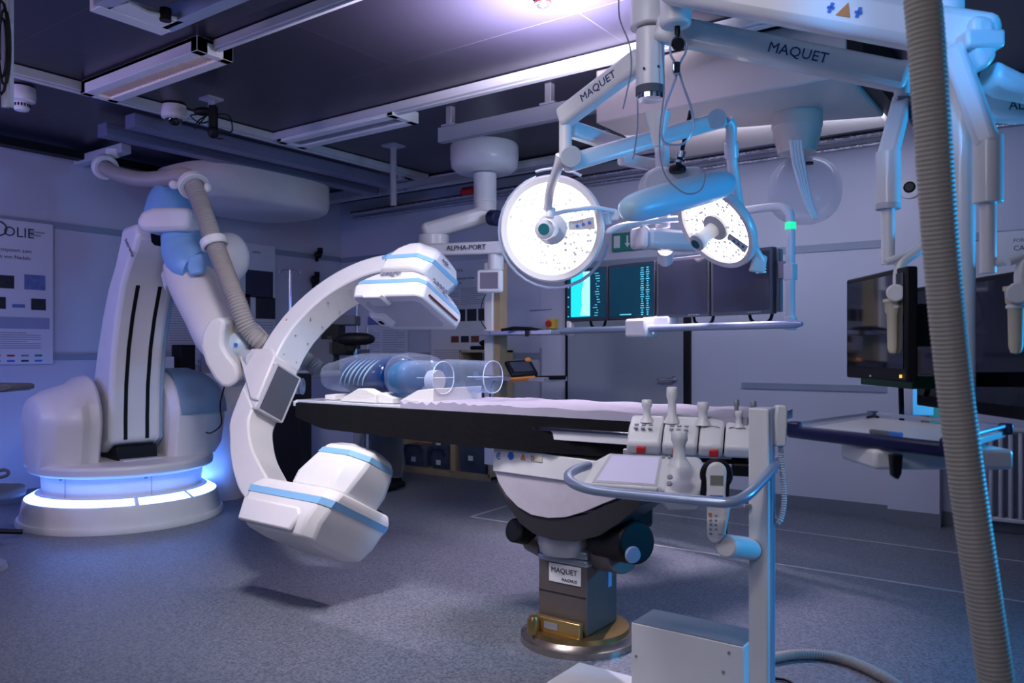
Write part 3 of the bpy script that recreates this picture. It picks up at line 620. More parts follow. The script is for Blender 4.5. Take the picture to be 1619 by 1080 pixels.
# stickers on the front rail
def stick(x, y, r, mt, n=18, nm='sticker', w=None, dy=0):
    c = q.un(x, y, 1, 0)
    if n == 4: pts = [(c.x-w, c.z-r), (c.x+w, c.z-r), (c.x+w, c.z+r), (c.x-w, c.z+r)]
    elif n == 3: pts = [(c.x-r, c.z-r*.8), (c.x+r, c.z-r*.8), (c.x, c.z+r)]
    else: pts = [(c.x+r*math.cos(a*2*math.pi/n), c.z+r*math.sin(a*2*math.pi/n)) for a in range(n)]
    return MB().prism(pts, 1, -.0035, .001, q).build(nm, mt, tb)
c = q.un(789, 721, 1, 0)
MB().tube([q.w((c.x+.012*math.cos(a*.393), -.002, c.z+.014*math.sin(a*.393))) for a in range(2, 15)], .002, 6).box((c.x, -.002, c.z+.004), (.004, .003, .016), q).build('sticker', SBLUE, tb)
stick(808, 721, .017, SBLUE); stick(827, 723, .014, ORANGE, 3); stick(849, 725, .013, STAG, 4, w=.032)
c = q.un(843, 724.5, 1, 0); MB().tube([q.w((c.x+.008*math.cos(a*.5236), -.004, c.z+.008*math.sin(a*.5236))) for a in range(12)], .0016, 6, True).build('sticker_ring', RED, tb)
# joint head, pedestal and base
KF = WF
jd = P(895, 860, 3.55)
MB().lathe([(0, -.02), (.11, -.02), (.125, .02), (.135, .07), (.12, .13), (0, .13)], P(895, 866, 3.55), seg=32).build('tilt_head', mat('satin_joint', (.42, .43, .46), .35, .5), tb, .004)
jm = Frame(P(838, 842, 3.7), TF.ax)
MB().tube([P(812, 838, 3.62), P(845, 845, 3.72)], .055, 24).build('joint_motor', BLACK, tb, .008)
MB().tube([P(838, 855, 3.7), P(862, 868, 3.62)], .045, 20).build('brass_bush', BRONZE, tb, .004)
MB().tube([P(952, 850, 3.45), P(1008, 858, 3.22)], .088, 28).build('joint_motor', BLACK, tb, .012)
MB().tube([P(948, 872, 3.5), P(985, 878, 3.35)], .078, 24).build('brass_bush', BRONZE, tb, .006)
MB().box((.0, 0, .0), (.10, .16, .11), Frame(P(1002, 815, 3.32), TF.ax)).build('joint_bracket', BLACK, tb, .02)
MB().lathe([(0, 0), (.034, 0), (.03, .012), (0, .014)], P(1000, 877, 3.16), -FV+RV*.35, 24).build('joint_bolt', RAILM, tb)
b0 = P(915, 1000, 3.60); b0.z = 0
MB().lathe([(0, 0), (.262, 0), (.262, .028), (.25, .034), (.235, .05), (0, .052)], b0, seg=56).build('base_ring', mat('polished_ring', (.42, .36, .32), .25, .9), tb)
MB().lathe([(0, .05), (.23, .05), (.225, .07), (0, .072)], b0, seg=48).build('base_plate', BRASS, tb)
# column: left face parallel to the table
cw, cdp = .25, .27; cz0, cz1 = .07, .385
cor = P(928, 950, 3.42); cc_ = V((cor.x-cw/2, cor.y+cdp/2, 0))
MB().box((cc_.x, cc_.y, (cz0+cz1)/2), (cw, cdp, cz1-cz0)).build('column', BRONZE, tb, .006)
MB().prism([(cc_.x-cw/2-.004, cc_.y-cdp/2-.004), (cc_.x+cw/2+.004, cc_.y-cdp/2-.004), (cc_.x+cw/2+.004, cc_.y+cdp/2), (cc_.x-cw/2-.004, cc_.y+cdp/2)], 2, cz1-.02, cz1+.012).prism([(cc_.x-cw/2, cc_.y-cdp/2), (cc_.x+cw/2, cc_.y-cdp/2), (cc_.x+cw/2-.03, cc_.y+cdp/2), (cc_.x-cw/2+.03, cc_.y+cdp/2)], 2, cz1+.01, cz1+.05).build('column_collar', mat('steel_collar', (.35, .40, .46), .35, .6), tb, .01)
lf = Frame((cc_.x-cw/2, cc_.y-cdp/2, cz0), ((1, 0, 0), (0, 0, 1), (0, -1, 0)))
pl_ = MB().box((.14, .252, .002), (.165, .082, .006), lf).build('name_plate', WHITE, tb, .003)
MB().text('MAQUET', .033, lf, (.070, .255, .006), .001).build('lettering', INK, pl_)
MB().text('MAGNUS', .019, lf, (.125, .222, .006), .001).build('lettering', INK, pl_)
MB().box((.125, .165, .001), (.24, .002, .004), lf).build('column_seam', BLACK, tb)
MB().box((.20, .235, .0005), (.03, .13, .004), Frame((cc_.x+cw/2, cc_.y-cdp/2, cz0), ((0, 1, 0), (0, 0, 1), (1, 0, 0)))).build('side_label', LBLUE, tb)
gb = MB().beam((cc_.x-cw/2-.01, cc_.y-cdp/2-.03, .10), (cc_.x+cw/2-.01, cc_.y-cdp/2-.03, .10), .03, .065).build('brass_bar', mat('gold_bar', (.62, .42, .16), .3, .85), tb, .004)
MB().box((cc_.x-.03, cc_.y-cdp/2-.046, .10), (.07, .003, .028)).build('bar_label', GREY, gb)
p_ = P(843, 990, 3.5); MB().lathe([(0, .06), (.028, .06), (.028, .12), (.02, .135), (0, .135)], (p_.x, p_.y, 0), seg=24).build('brass_pin', BRASS, tb)

# ------------------------------------------------------------------ transparent torso phantom on foam wedges
def ell(x, y, z, ry, rz, n=28, p=.9):
    g = lambda q: math.copysign(abs(q)**p, q)
    return [V((x, y+ry*g(math.cos(2*math.pi*i/n)), z+rz*g(math.sin(2*math.pi*i/n)))) for i in range(n)]
def loft(secs, n=28):
    pts = cr([(s[0], s[1], s[2]) for s in secs], 3); rad = cr([(s[3], s[4], 0) for s in secs], 3); v = []
    for c, r in zip(pts, rad): v += ell(c.x, c.y, c.z, max(.004, r.x), max(.004, r.y), n)
    return MB().hull(v, n)
ph = thing('torso_phantom', 'clear acrylic chest phantom with a dark blue ribbed core and pale highlight streaks lying at the head end', 'medical phantom', (-3.2, 3.1, TZ))
loft([(-3.52, 3.08, 1.155, .02, .02), (-3.50, 3.08, 1.155, .07, .07), (-3.43, 3.09, 1.155, .11, .085), (-3.34, 3.1, 1.165, .145, .10), (-3.22, 3.1, 1.17, .165, .115), (-3.08, 3.1, 1.17, .165, .115), (-2.97, 3.1, 1.17, .155, .105), (-2.95, 3.1, 1.17, .05, .03)]).build('shell', CLEAR, ph, 0, 70)
loft([(-3.31, 3.1, 1.165, .05, .04), (-3.30, 3.1, 1.165, .12, .09), (-3.22, 3.1, 1.165, .150, .107), (-3.08, 3.1, 1.165, .155, .107), (-2.96, 3.1, 1.165, .145, .098), (-2.955, 3.1, 1.165, .05, .03)]).build('chest_core', BLUIN, ph, 0, 70)
for k in range(6):
    x = -3.245+.034*k
    MB().tube([V((x+.085*math.sin(a)+.01, 3.1-.166*math.cos(a), 1.165+.120*math.sin(a))) for a in [(-.45+1.25*j/12) for j in range(13)]], [.0008+(.0035+.0012*(k % 3))*math.sin(math.pi*j/12) for j in range(13)], 8).build('rib_highlight', mat('pale_highlight', (.30, .46, .66), .25), ph)  # pale tubes shaped as lamp highlights on the chest ribs
loft([(-3.56, 3.28, 1.19, .03, .03), (-3.50, 3.28, 1.195, .06, .06), (-3.38, 3.24, 1.19, .07, .07), (-3.30, 3.22, 1.18, .04, .04)]).build('shoulder_shell', CLEAR, ph, 0, 70)
pv = thing('pelvis_phantom', 'clear acrylic pelvis phantom with bright blue core and two cut thigh stumps', 'medical phantom', (-2.75, 3.1, TZ))
loft([(-2.935, 3.06, 1.165, .03, .03), (-2.93, 3.06, 1.165, .10, .09), (-2.88, 3.06, 1.17, .17, .118), (-2.80, 3.06, 1.165, .175, .118), (-2.74, 3.06, 1.165, .16, .105), (-2.70, 3.06, 1.165, .06, .05)]).build('shell', CLEAR, pv, 0, 70)
loft([(-2.89, 2.99, 1.155, .03, .02), (-2.885, 2.99, 1.155, .08, .07), (-2.83, 2.99, 1.16, .10, .09), (-2.76, 2.99, 1.165, .08, .075), (-2.745, 2.99, 1.165, .03, .02)]).build('bladder_core', CYIN, pv, 0, 70)
for y, x1, r in ((2.975, -2.56, .088), (3.22, -2.44, .090)):
    m = MB(); v = []
    xs = [-2.80, -2.74, -2.66, x1]
    rr_ = [r*.9, r*1.0, r*.98, r*.9]
    for x, q_ in zip(xs, rr_): v += ell(x, y, 1.165, q_, q_)
    for x, q_ in zip(reversed(xs), reversed(rr_)): v += ell(x, y, 1.165, q_-.004, q_-.004)
    n = 28; f = [(j*n+i, j*n+(i+1) % n, (j+1)*n+(i+1) % n, (j+1)*n+i) for j in range(7) for i in range(n)]
    m.add(v, f)
    m.build('thigh_stump', CLEAR, pv, 0, 60)
    MB().tube(ell(x1, y, 1.165, r*.9, r*.9, 36), .003, 6, True).build('cut_rim', mat('rim_acrylic', (.6, .68, .8), .2), pv)
    MB().tube([V((x1-.12, y-.06, 1.165)), V((x1, y-.002, 1.165))], .0025, 6).tube([V((x1, y-r*.88, 1.165)), V((x1, y+r*.88, 1.165))], .0025, 6).build('end_strut', mat('rim_acrylic', (.6, .68, .8), .2), pv)
MB().lathe([(0, 0), (.052, 0), (.052, .05), (0, .05)], (-2.64, 2.975, 1.15), (1, 0, 0), 24).build('pale_insert', LGREY, pv)
FO = mat('white_foam', (.70, .68, .66), .8, bump=.2, bscale=120)
for k, (pts, y0, y1, lab) in enumerate((
    ([(-3.37, TZ+.002), (-3.29, TZ+.002), (-3.29, TZ+.035), (-3.37, TZ+.028)], 2.93, 3.25, 'small white foam block under the shoulder end of the chest phantom'),
    ([(-3.20, TZ+.002), (-2.93, TZ+.002), (-2.93, TZ+.045), (-3.01, TZ+.072), (-3.06, TZ+.072), (-3.18, TZ+.018)], 2.88, 2.95, 'white foam wedge in front of the blue chest core'),
    ([(-2.93, TZ+.002), (-2.83, TZ+.002), (-2.83, TZ+.03), (-2.93, TZ+.055)], 2.90, 3.25, 'low white foam wedge between the two clear phantoms'),
    ([(-2.78, TZ+.002), (-2.56, TZ+.002), (-2.56, TZ+.085), (-2.66, TZ+.075), (-2.78, TZ+.02)], 2.90, 3.28, 'white foam block carrying the nearer thigh stump'))):
    tag(MB().prism(pts, 1, y0, y1).build('foam_support', FO, None, .003), lab, 'foam block', 'foam blocks under the phantoms')
# ------------------------------------------------------------------ control console on a stand, in front of the table
cs = thing('control_stand', 'white mobile control stand with bumper rail, joystick modules and column in the right foreground', 'control console', P(1215, 1150, 2.6))
xf = WF
cb0 = P(1183, 1080, 2.62)
zt = P(1183, 645, 2.62).z
MB().box((cb0.x+.032, cb0.y+.04, (zt+.02)/2), (.066, .078, zt-.02)).build('column', WHITE, cs, .006)
MB().box((cb0.x+.067, cb0.y+.04, (zt+.1)/2), (.006, .03, zt-.1)).build('column_groove', RAILM, cs)
bz = P(998, 984, 2.93)
MB().box((bz.x+.21, bz.y+.09, (bz.z+.02)/2), (.42, .18, bz.z-.02)).build('base_box', LGREY if 0 else WHITE, cs, .004)
MB().box((bz.x+.21, bz.y+.09, bz.z+.001), (.41, .175, .004)).build('box_lid', GREY, cs)
MB().box((bz.x+.17, bz.y-.0, .012), (1.0, .36, .024)).build('base_plate', LGREY, cs, .004)
for dx, dz in ((.02, .12), (.37, .03), (.35, .10)): MB().lathe([(0, 0), (.006, 0), (.005, .004), (0, .004)], (bz.x+dx, bz.y-.0, bz.z-dz), (0, -1, 0), 10).build('screw', GREY, cs)
# bumper rail
rp = cr([P(1229, 728, 2.66), P(1218, 745, 2.58), P(1200, 765, 2.50), P(1180, 784, 2.43), P(1155, 794, 2.41), P(1120, 793, 2.43), P(1040, 786, 2.50), P(960, 778, 2.58), P(925, 772, 2.62), P(904, 763, 2.67), P(899, 751, 2.74), P(912, 742, 2.84), P(930, 736, 2.95)], 5)
MB().tube(rp, .0165, 16).build('bumper_rail', RAILM, cs, 0, 60)
MB().beam(P(1183, 800, 2.60), P(1060, 805, 3.0), .03, .012).beam(P(1206, 760, 2.62), P(1225, 742, 2.66), .02, .02).build('rail_bracket', ALU, cs, .003)
# touch panel module, tilted towards the viewer
sc = Frame(P(1012, 744, 2.78), ((rfu(.95, -.28, .0)), rfu(.22, .74, .62), rfu(-.17, -.59, .78)))
MB().prism([(-.20, -.075), (.10, -.085), (.11, .08), (-.12, .085), (-.16, .05)], 2, -.05, .0, sc, .94).build('panel_body', WHITE, cs, .014, 40, 3)
MB().prism([(-.145, -.055), (.055, -.06), (.062, .065), (-.105, .065)], 2, .0, .002, sc).build('touch_screen', SCRL, cs, .0)
MB().prism([(-.16, -.065), (.066, -.07), (.072, .073), (-.115, .073)], 2, -.001, .001, sc).build('screen_bezel', LGREY, cs)
MB().prism([(.085, -.115), (.20, -.11), (.235, .0), (.20, .08), (.10, .08)], 2, -.075, .004, sc, .94).build('joystick_base', WHITE, cs, .016, 40, 3)
for k in range(2): MB().lathe([(0, .0), (.010, .0), (.009, .007), (0, .008)], sc.w((.105+.0*k, -.06+.03*k, .003)), sc.ax[2], 12).build('button', GREY, cs)
for k in range(2): MB().lathe([(0, .0), (.006, .0), (.006, .005), (0, .005)], sc.w((.075+.02*k, .066, .0)), sc.ax[2], 12).build('button', GREY, cs)
def stickm(parent, c, h, r, up=UV, nm='joystick', m=WHITE):
    return MB().lathe([(0, 0), (r*1.5, 0), (r*1.25, h*.12), (r*.8, h*.25), (r*.75, h*.6), (r*1.05, h*.75), (r*1.0, h*.97), (r*.8, h), (0, h)], c, up, 24).build(nm, m, parent, 0, 60)
stickm(cs, P(1074, 737, 2.62), .115, .026)
# joystick bank on the table rail
bk0 = P(992, 700, 2.98)
bf = Frame(bk0, (rfu(.955, -.28, -.01), rfu(.28, .92, .25), rfu(0, -.25, .96)))
for k, (x0, x1) in enumerate(((0, .125), (.13, .255), (.26, .345), (.35, .485))):
    pr = [(-.02, -.035), (.11, -.04), (.16, .0), (.16, .05), (.10, .075), (.02, .06), (-.035, .01)]
    md = MB().prism(pr, 0, x0, x1, bf).build('control_module', WHITE, cs, .012, 40, 3)
    if k < 3: MB().box((x0+.055, -.035, -.012), (.032, .018, .026), bf).build('red_clamp', RED, md, .003)
    for i in range(3):
        for j in range(2):
            if k < 2: MB().box((x0+.028+.026*i, .005+.024*j, .058+.005*j), (.015, .011, .006), bf).build('key', GREY, md, .002)
    if k >= 2: MB().tube([bf.w((x0+.04+.03*math.cos(a*.4), .015+.02*math.sin(a*.4), .064)) for a in range(1, 8)], .002, 6).build('arc_mark', FAINT, md)
    if k == 3: MB().box((x0+.10, .075, .078), (.022, .012, .005), bf).build('green_light', GLED, md)
for x, d, h, r, m_ in ((.062, .06, .085, .019, WHITE), (.155, .06, .135, .020, WHITE), (.268, .05, .085, .021, WHITE), (.385, .12, .075, .010, GREY), (.395, .04, .060, .014, WHITE), (.445, .11, .075, .011, GREY)):
    stickm(cs, bf.w((x, d, .062)), h, r, UV, 'joystick', m_)
MB().beam(bf.w((-.02, .05, -.055)), bf.w((.50, .05, -.055)), .03, .02).build('mounting_rail', ALU, cs, .002)
MB().box((.44, .03, -.085), (.12, .08, .05), bf).build('clamp_block', BLACK, cs, .008)
MB().tube(cr([sc.w((.06, -.09, -.03)), P(1042, 772, 2.66), P(1045, 785, 2.66), P(1052, 800, 2.75)], 5), .005, 8).build('cable', LGREY, cs)
# hand remote in its cradle
hf = Frame(P(1132, 794, 2.52), (rfu(.985, -.17, 0), rfu(.03, .05, 1), rfu(-.17, -.985, .05)))
cap_ = lambda w, h, n=8: [(w*math.cos(a*math.pi/n), h-w+w*math.sin(a*math.pi/n)) for a in range(n+1)]+[(w*.82*math.cos(math.pi+a*math.pi/n), -h+w*.82+w*.82*math.sin(math.pi+a*math.pi/n)) for a in range(n+1)]
tr = thing('hand_remote', 'white hand remote with grey display hanging on the control stand', 'remote control', hf.w((0, -.13, 0)))
MB().prism(cap_(.031, .127), 2, -.012, .012, hf).build('body', WHITE, tr, .008, 40, 3)
MB().box((0, .070, .0125), (.040, .030, .003), hf).build('display', LCD, tr)
MB().box((0, .020, .0125), (.042, .006, .002), hf).build('lettering_band', SBLUE, tr)
MB().lathe([(0, 0), (.006, 0), (.006, .004), (0, .004)], hf.w((-.018, -.038, .012)), hf.ax[2], 12).build('orange_key', ORANGE, tr)
for i in range(3):
    for j in range(4): MB().box((-.016+.016*i, -.055-.014*j+(.014 if i else 0), .0125), (.008, .005, .003), hf).build('key', FAINT, tr)
MB().tube([hf.w((.042*math.cos(a), .085+.042*math.sin(a), -.008)) for a in [math.pi*(k/12) for k in range(-3, 15)]]+[hf.w((-.040, .02, -.01))], .010, 10).beam(hf.w((.036, .08, -.012)), hf.w((.030, -.10, -.012)), .012, .018, up=hf.ax[2]).build('cradle', BLACK, cs, 0, 60)
MB().tube([P(1147, 863, 2.50), P(1190, 868, 2.62)], .036, 24).tube([P(1140, 845, 2.5), P(1150, 790, 2.5)], .014, 10).build('side_tube', CREAM if 0 else WARM, cs, .006)
# handset on the right side of the column
hs = thing('handset', 'small white handset with coiled cable hooked on the right side of the stand column', 'handset', P(1240, 820, 2.6))
MB().prism([(-.016, -.07), (.016, -.07), (.020, -.02), (.022, .05), (.016, .065), (-.014, .065), (-.02, .03)], 1, -.015, .02, Frame(P(1233, 672, 2.62), (RV, FV, UV))).build('body', WHITE, hs, .006)
cq = cr([P(1234, 705, 2.63), P(1236, 735, 2.63), P(1240, 790, 2.62), P(1233, 824, 2.62), P(1222, 815, 2.64), P(1220, 780, 2.66)], 5)
MB().hose(cq, .008, .008, .25, 10).build('coiled_cable', LGREY, hs)
MB().box((-.02, 0, 0), (.03, .04, .09), Frame(P(1228, 668, 2.66), (RV, FV, UV))).build('handset_holder', RAILM, cs, .004)
# floor hose and foreground hose
fh = [PZ(1215, 1042, .02), PZ(1260, 1035, .02), PZ(1310, 1037, .02), PZ(1360, 1052, .02), PZ(1410, 1078, .02), PZ(1450, 1110, .02)]
tag(MB().hose(fh, .021, .012, .08, 12).build('floor_hose', HOSE), 'grey corrugated hose curving across the floor at the bottom edge', 'hose')
tag(MB().tube(cr([PZ(1215, 1072, .008), PZ(1245, 1076, .008), PZ(1262, 1090, .008)], 6), .006, 8).build('floor_cable', BLACK), 'thin black cable on the floor beside the stand column', 'cable')
th_ = thing('foreground_hose', 'thick beige corrugated hose hanging across the right foreground from top to bottom', 'hose', P(1640, 1572, 1.55))
MB().hose([P(1418, -1040, 1.40), P(1440, -400, 1.41), P(1455, -60, 1.42), P(1464, 60, 1.43), P(1474, 200, 1.45), P(1488, 400, 1.48), P(1508, 600, 1.5), P(1534, 800, 1.5), P(1556, 950, 1.5), P(1585, 1150, 1.5), P(1612, 1380, 1.53), P(1640, 1560, 1.55)], .031, .0085, .026, 22).build('corrugated_tube', BHOSE, th_)
# ------------------------------------------------------------------ instrument tray at the right
tz = 1.085
tq = [PZ(1256, 678, tz), PZ(1500, 706, tz), PZ(1590, 681, tz), PZ(1380, 660, tz)]
ty = thing('instrument_tray', 'white instrument tray with navy front edge on the right of the control stand', 'tray', PZ(1420, 690, tz))
def quadprism(mb, qs, z0, z1): v = [V((p.x, p.y, z)) for z in (z0, z1) for p in qs]; return mb.hull(v, 4)
quadprism(MB(), tq, tz-.018, tz).build('tray_top', WHITE, ty, .003)
MB().beam(tq[0]+V((0, 0, -.008)), tq[1]+V((0, 0, -.008)), .03, .034, ext=.02).build('front_bumper', NAVY, ty, .010)
for a, b in ((0, 3), (1, 2), (3, 2)): MB().tube([tq[a]+V((0, 0, .012)), tq[b]+V((0, 0, .012))], .006, 8).build('edge_rail', RAILM, ty)
for p in tq: MB().box((p.x, p.y, tz+.005), (.035, .03, .03)).build('corner_cap', NAVY, ty, .006)
MB().box((0, .12, -.05), (.34, .2, .05), Frame(PZ(1500, 696, tz), (RV, FV, UV))).build('support_arm', WHITE, ty, .01)
MB().prism([(-.012, 0), (.016, 0), (.012, -.045), (.004, -.06), (-.008, -.05)], 1, -.01, .012, Frame(PZ(1415, 698, tz)+V((0, 0, -.03)), (RV, FV, UV))).build('hook', BLACK, ty, .003)
pn = thing('marker_pen', 'blue and grey marker pen lying on the white instrument tray', 'pen', PZ(1400, 685, tz+.006))
MB().tube([PZ(1377, 682, tz+.007), PZ(1408, 686, tz+.007)], .006, 10).build('barrel', PANEL, pn)
MB().tube([PZ(1408, 686, tz+.007), PZ(1425, 688, tz+.007)], .0065, 10).build('cap', SBLUE, pn)
# ------------------------------------------------------------------ surgical lamps
def hang(name, label, cat, loc): return thing(name, label, cat, loc)
def lamp_head(c, n, R, roll, label, arc=True):
    t = thing('surgical_lamp', label, 'operating lamp', c-UV*R)
    fr = lookframe(c, n); ca_, sa_ = math.cos(roll), math.sin(roll)
    fr = Frame(c, (fr.ax[0]*ca_+fr.ax[1]*sa_, fr.ax[1]*ca_-fr.ax[0]*sa_, fr.ax[2]))
    k = R/.25
    MB().lathe([(0, -.075*k), (.10*k, -.075*k), (.20*k, -.05*k), (.25*k, -.02*k), (.258*k, .01*k), (.248*k, .026*k), (.222*k, .022*k), (.214*k, .0), (0, 0)], fr.o, fr.ax[2], 64).build('housing', WHITE, t, 0, 50)
    ro = fr.o+fr.ax[2]*.004*k
    m = MB().lathe([(0, -.003), (.213*k, -.003), (.213*k, .0), (0, .001)], ro, fr.ax[2], 64).build('led_face', LED, t)
    h = MB().lathe([(0, 0), (.078*k, 0), (.075*k, .014*k), (.055*k, .020*k), (.040*k, .028*k), (.036*k, .12*k), (.048*k, .135*k), (.046*k, .165*k), (.030*k, .175*k), (0, .175*k)], ro, fr.ax[2], 32).build('centre_handle', LGREY, t, 0, 50)
    MB().lathe([(0, .0), (.028*k, .0), (.025*k, .006*k), (0, .006*k)], ro+fr.ax[2]*.173*k, fr.ax[2], 20).build('camera_lens', mat('teal_lens', (.02, .14, .16), .2), h)
    cp = MB().prism([(.082*k, -.018*k), (.208*k, -.030*k), (.210*k, .030*k), (.082*k, .022*k)], 2, .002, .005, fr).build('control_strip', LGREY, t)
    for i in range(3): MB().lathe([(0, 0), (.008*k, 0), (.008*k, .003), (0, .003)], fr.w((.125*k+.030*k*i, -.004*k+.004*i, .005)), fr.ax[2], 12).build('key', SBLUE, cp)
    MB().text('Maquet', .022*k, fr, (.09*k, .010*k, .0045), .0006).build('lettering', INK, cp)
    if arc:
        MB().tube([fr.w((.275*k*math.cos(a), .275*k*math.sin(a)-.012, -.02)) for a in [math.radians(100+12*i) for i in range(21)]], .008*k, 10).build('grip_rail', RAILM, t, 0, 60)
        MB().tube([fr.w((.275*k*math.cos(a), .275*k*math.sin(a)+.012, -.02)) for a in [math.radians(52+8*i) for i in range(7)]], .008*k, 10).build('grip_rail', RAILM, t, 0, 60)
    return t, fr
L1C = P(873, 362, 3.9); n1 = rfu(-.28, -1, -.16)
t1, f1 = lamp_head(L1C, n1, .252, .10, 'larger round surgical lamp facing the camera, left of the two lit lamps')
MB().tube(cr([P(866, 328, 3.72), P(872, 338, 3.70), P(900, 333, 3.72), P(940, 329, 3.78), P(972, 334, 3.84)], 6), .011, 12).build('yoke', WHITE, t1, 0, 60)
MB().tube([P(872, 328, 3.70), P(868, 345, 3.70)], .022, 16).build('yoke_joint', WHITE, t1, .004)
MB().box((0, 0, 0), (.05, .06, .055), Frame(P(957, 346, 3.86), f1.ax)).box((.04, .01, 0), (.05, .05, .03), Frame(P(957, 346, 3.86), f1.ax)).build('hinge_block', WHITE, t1, .008)
L2C = P(1133, 358, 4.05); n2 = rfu(-.72, -.36, -.58)
t2, f2 = lamp_head(L2C, n2, .235, -.9, 'tilted round surgical lamp seen obliquely, right of the two lit lamps', False)
MB().tube(cr([P(1163, 338, 3.95), P(1178, 365, 3.95), P(1195, 395, 3.98), P(1207, 415, 4.0)], 6), .019, 12).build('yoke', WHITE, t2, 0, 60)
MB().prism([(-.04, -.05), (.03, -.06), (.045, .02), (-.01, .05)], 1, 0, .05, Frame(P(1200, 412, 3.98), (RV, FV, UV))).build('hinge_block', WHITE, t2, .008)
MB().ball((0, 0, 0), (.028, .028, .028), Frame(P(1163, 335, 3.95), (RV, FV, UV))).build('yoke_joint', WHITE, t2)
lamp('surgical_light_1', 'SPOT', L1C+n1.normalized()*.16, 24, (1, .93, .92), L1C+n1.normalized()*2+UV*-.5, .015, spot=130, blend=.8)
lamp('surgical_light_2', 'SPOT', L2C+n2.normalized()*.16, 40, (1, .93, .92), L2C+n2.normalized()*2, .015, spot=110, blend=.8)
# boom carrying both lamps
bm_ = thing('lamp_boom', 'white jointed ceiling boom carrying the two round surgical lamps', 'lamp boom', P(1030, 100, 3.05))
top = P(1028, 100, 3.05)
def cyl(a, b, r, n=24): return MB().tube([a, b], r, n)
cyl(V((top.x, top.y, ZC)), P(1028, 45, 3.05), .075, 32).build('ceiling_tube', WHITE, bm_, .006)
cyl(P(1028, 48, 3.05), P(1028, 140, 3.05), .054, 32).build('spindle', WHITE, bm_, .004)
cyl(P(1028, 138, 3.05), P(1028, 150, 3.05), .055, 32).build('spindle_ring', PANEL, bm_)
cyl(P(1028, 150, 3.05), P(1028, 158, 3.05), .05, 28).build('slip_ring', CHROME, bm_)
MB().lathe([(0, 0), (.016, 0), (.05, .13), (0, .135)], P(1040, 232, 3.1), UV, 20).build('cone', WHITE, bm_)
for x, y in ((1018, 108), (1041, 105)): MB().ball((0, 0, 0), (.005, .004, .005), Frame(P(x, y, 3.0), WF.ax), 8, 6).build('screw', INK, bm_)
def arm(a, b, w, h, txt=None, size=.04, at=.4, off=0, nm='arm', m=WHITE, par=None):
    o = MB().beam(a, b, w, h, ext=.02).build(nm, m, par or bm_, min(w, h)*.28, 40, 3)
    if txt:
        x = (b-a).normalized()
        if x.dot(RV) < 0: a, b = b, a; x = -x
        y = (UV-x*x.dot(UV)).normalized(); n = x.cross(y)
        if n.dot(FV) > 0: n = -n
        MB().text(txt, size, Frame(a+(b-a)*at+n*(w/2+.001)+y*(off-size*.35), (x, y, n)), th=.0012).build('lettering', INKB, o)
    return o
arm(P(1010, 96, 3.1), P(893, 185, 3.35), .07, .088, 'MAQUET', .045, .30)
cyl(P(894, 172, 3.35), P(894, 252, 3.35), .027).build('elbow_post', WHITE, bm_, .005)
arm(P(900, 258, 3.38), P(1138, 190, 3.75), .075, .075, nm='spring_arm')
cyl(P(903, 248, 3.30)+FV*.0, P(903, 248, 3.46), .045).build('joint_disc', LGREY, bm_, .004)
cyl(P(1133, 188, 3.66), P(1133, 188, 3.84), .045).build('joint_disc', LGREY, bm_, .004)
arm(P(905, 205, 3.4), P(985, 232, 3.7), .055, .07, nm='arm'); arm(P(985, 252, 3.7), P(1040, 262, 3.8), .05, .055, nm='spring_arm')
cyl(P(1047, 232, 3.75), P(1047, 275, 3.75), .034).build('drop_tube', WHITE, bm_, .004)
MB().tube(cr([P(1150, 190, 3.78), P(1156, 200, 3.8), P(1156, 232, 3.85), P(1158, 260, 3.9), P(1168, 330, 3.95)], 5), .026, 20).build('drop_tube', WHITE, bm_, 0, 60)
cyl(P(1156, 225, 3.85), P(1157, 250, 3.88), .034).build('collar', WHITE, bm_, .004)
MB().tube(cr([P(886, 245, 3.36), P(883, 262, 3.4), P(870, 300, 3.6), P(866, 330, 3.70)], 5), .021, 16).build('drop_tube', WHITE, bm_, 0, 60)
# camera arm with capsule body between the lamps
cm = thing('camera_arm', 'pale blue capsule arm with camera head hanging between the two surgical lamps', 'camera arm', P(1065, 330, 3.5))  # capsule body is light blue plastic
aa, bb = P(986, 333, 3.3), P(1152, 288, 3.72)
ts = (0, .008, .03, .07, .13, .25, .4, .6, .8, .92, .97, .992, 1)
MB().tube([aa.lerp(bb, i) for i in ts], [.012, .032, .053, .066, .074, .079, .081, .082, .082, .074, .058, .034, .01], 28, flat=.85).build('capsule_arm', SKY, cm, 0, 70)
blk(MB(), ((1014, 290), (1020, 272), (1040, 262), (1110, 262), (1116, 275), (1100, 290), (1040, 300), (1018, 303)), 3.7, .14).build('camera_head', WHITE, cm, .02, 40, 3)
MB().lathe([(0, 0), (.035, 0), (.04, .015), (.035, .03), (0, .03)], P(1071, 273, 3.66), UV, 24).tube([P(1071, 266, 3.66), P(1078, 240, 3.66)], .014, 12).tube([P(1078, 240, 3.66), P(1092, 175, 3.66)], .010, 10).build('camera', BLACK, cm, .003)
MB().tube([P(1076, 250, 3.65), P(1078, 240, 3.65)], .02, 14).tube([P(1072, 258, 3.65), P(1073, 254, 3.65)], .018, 14).build('chrome_ring', CHROME, cm)
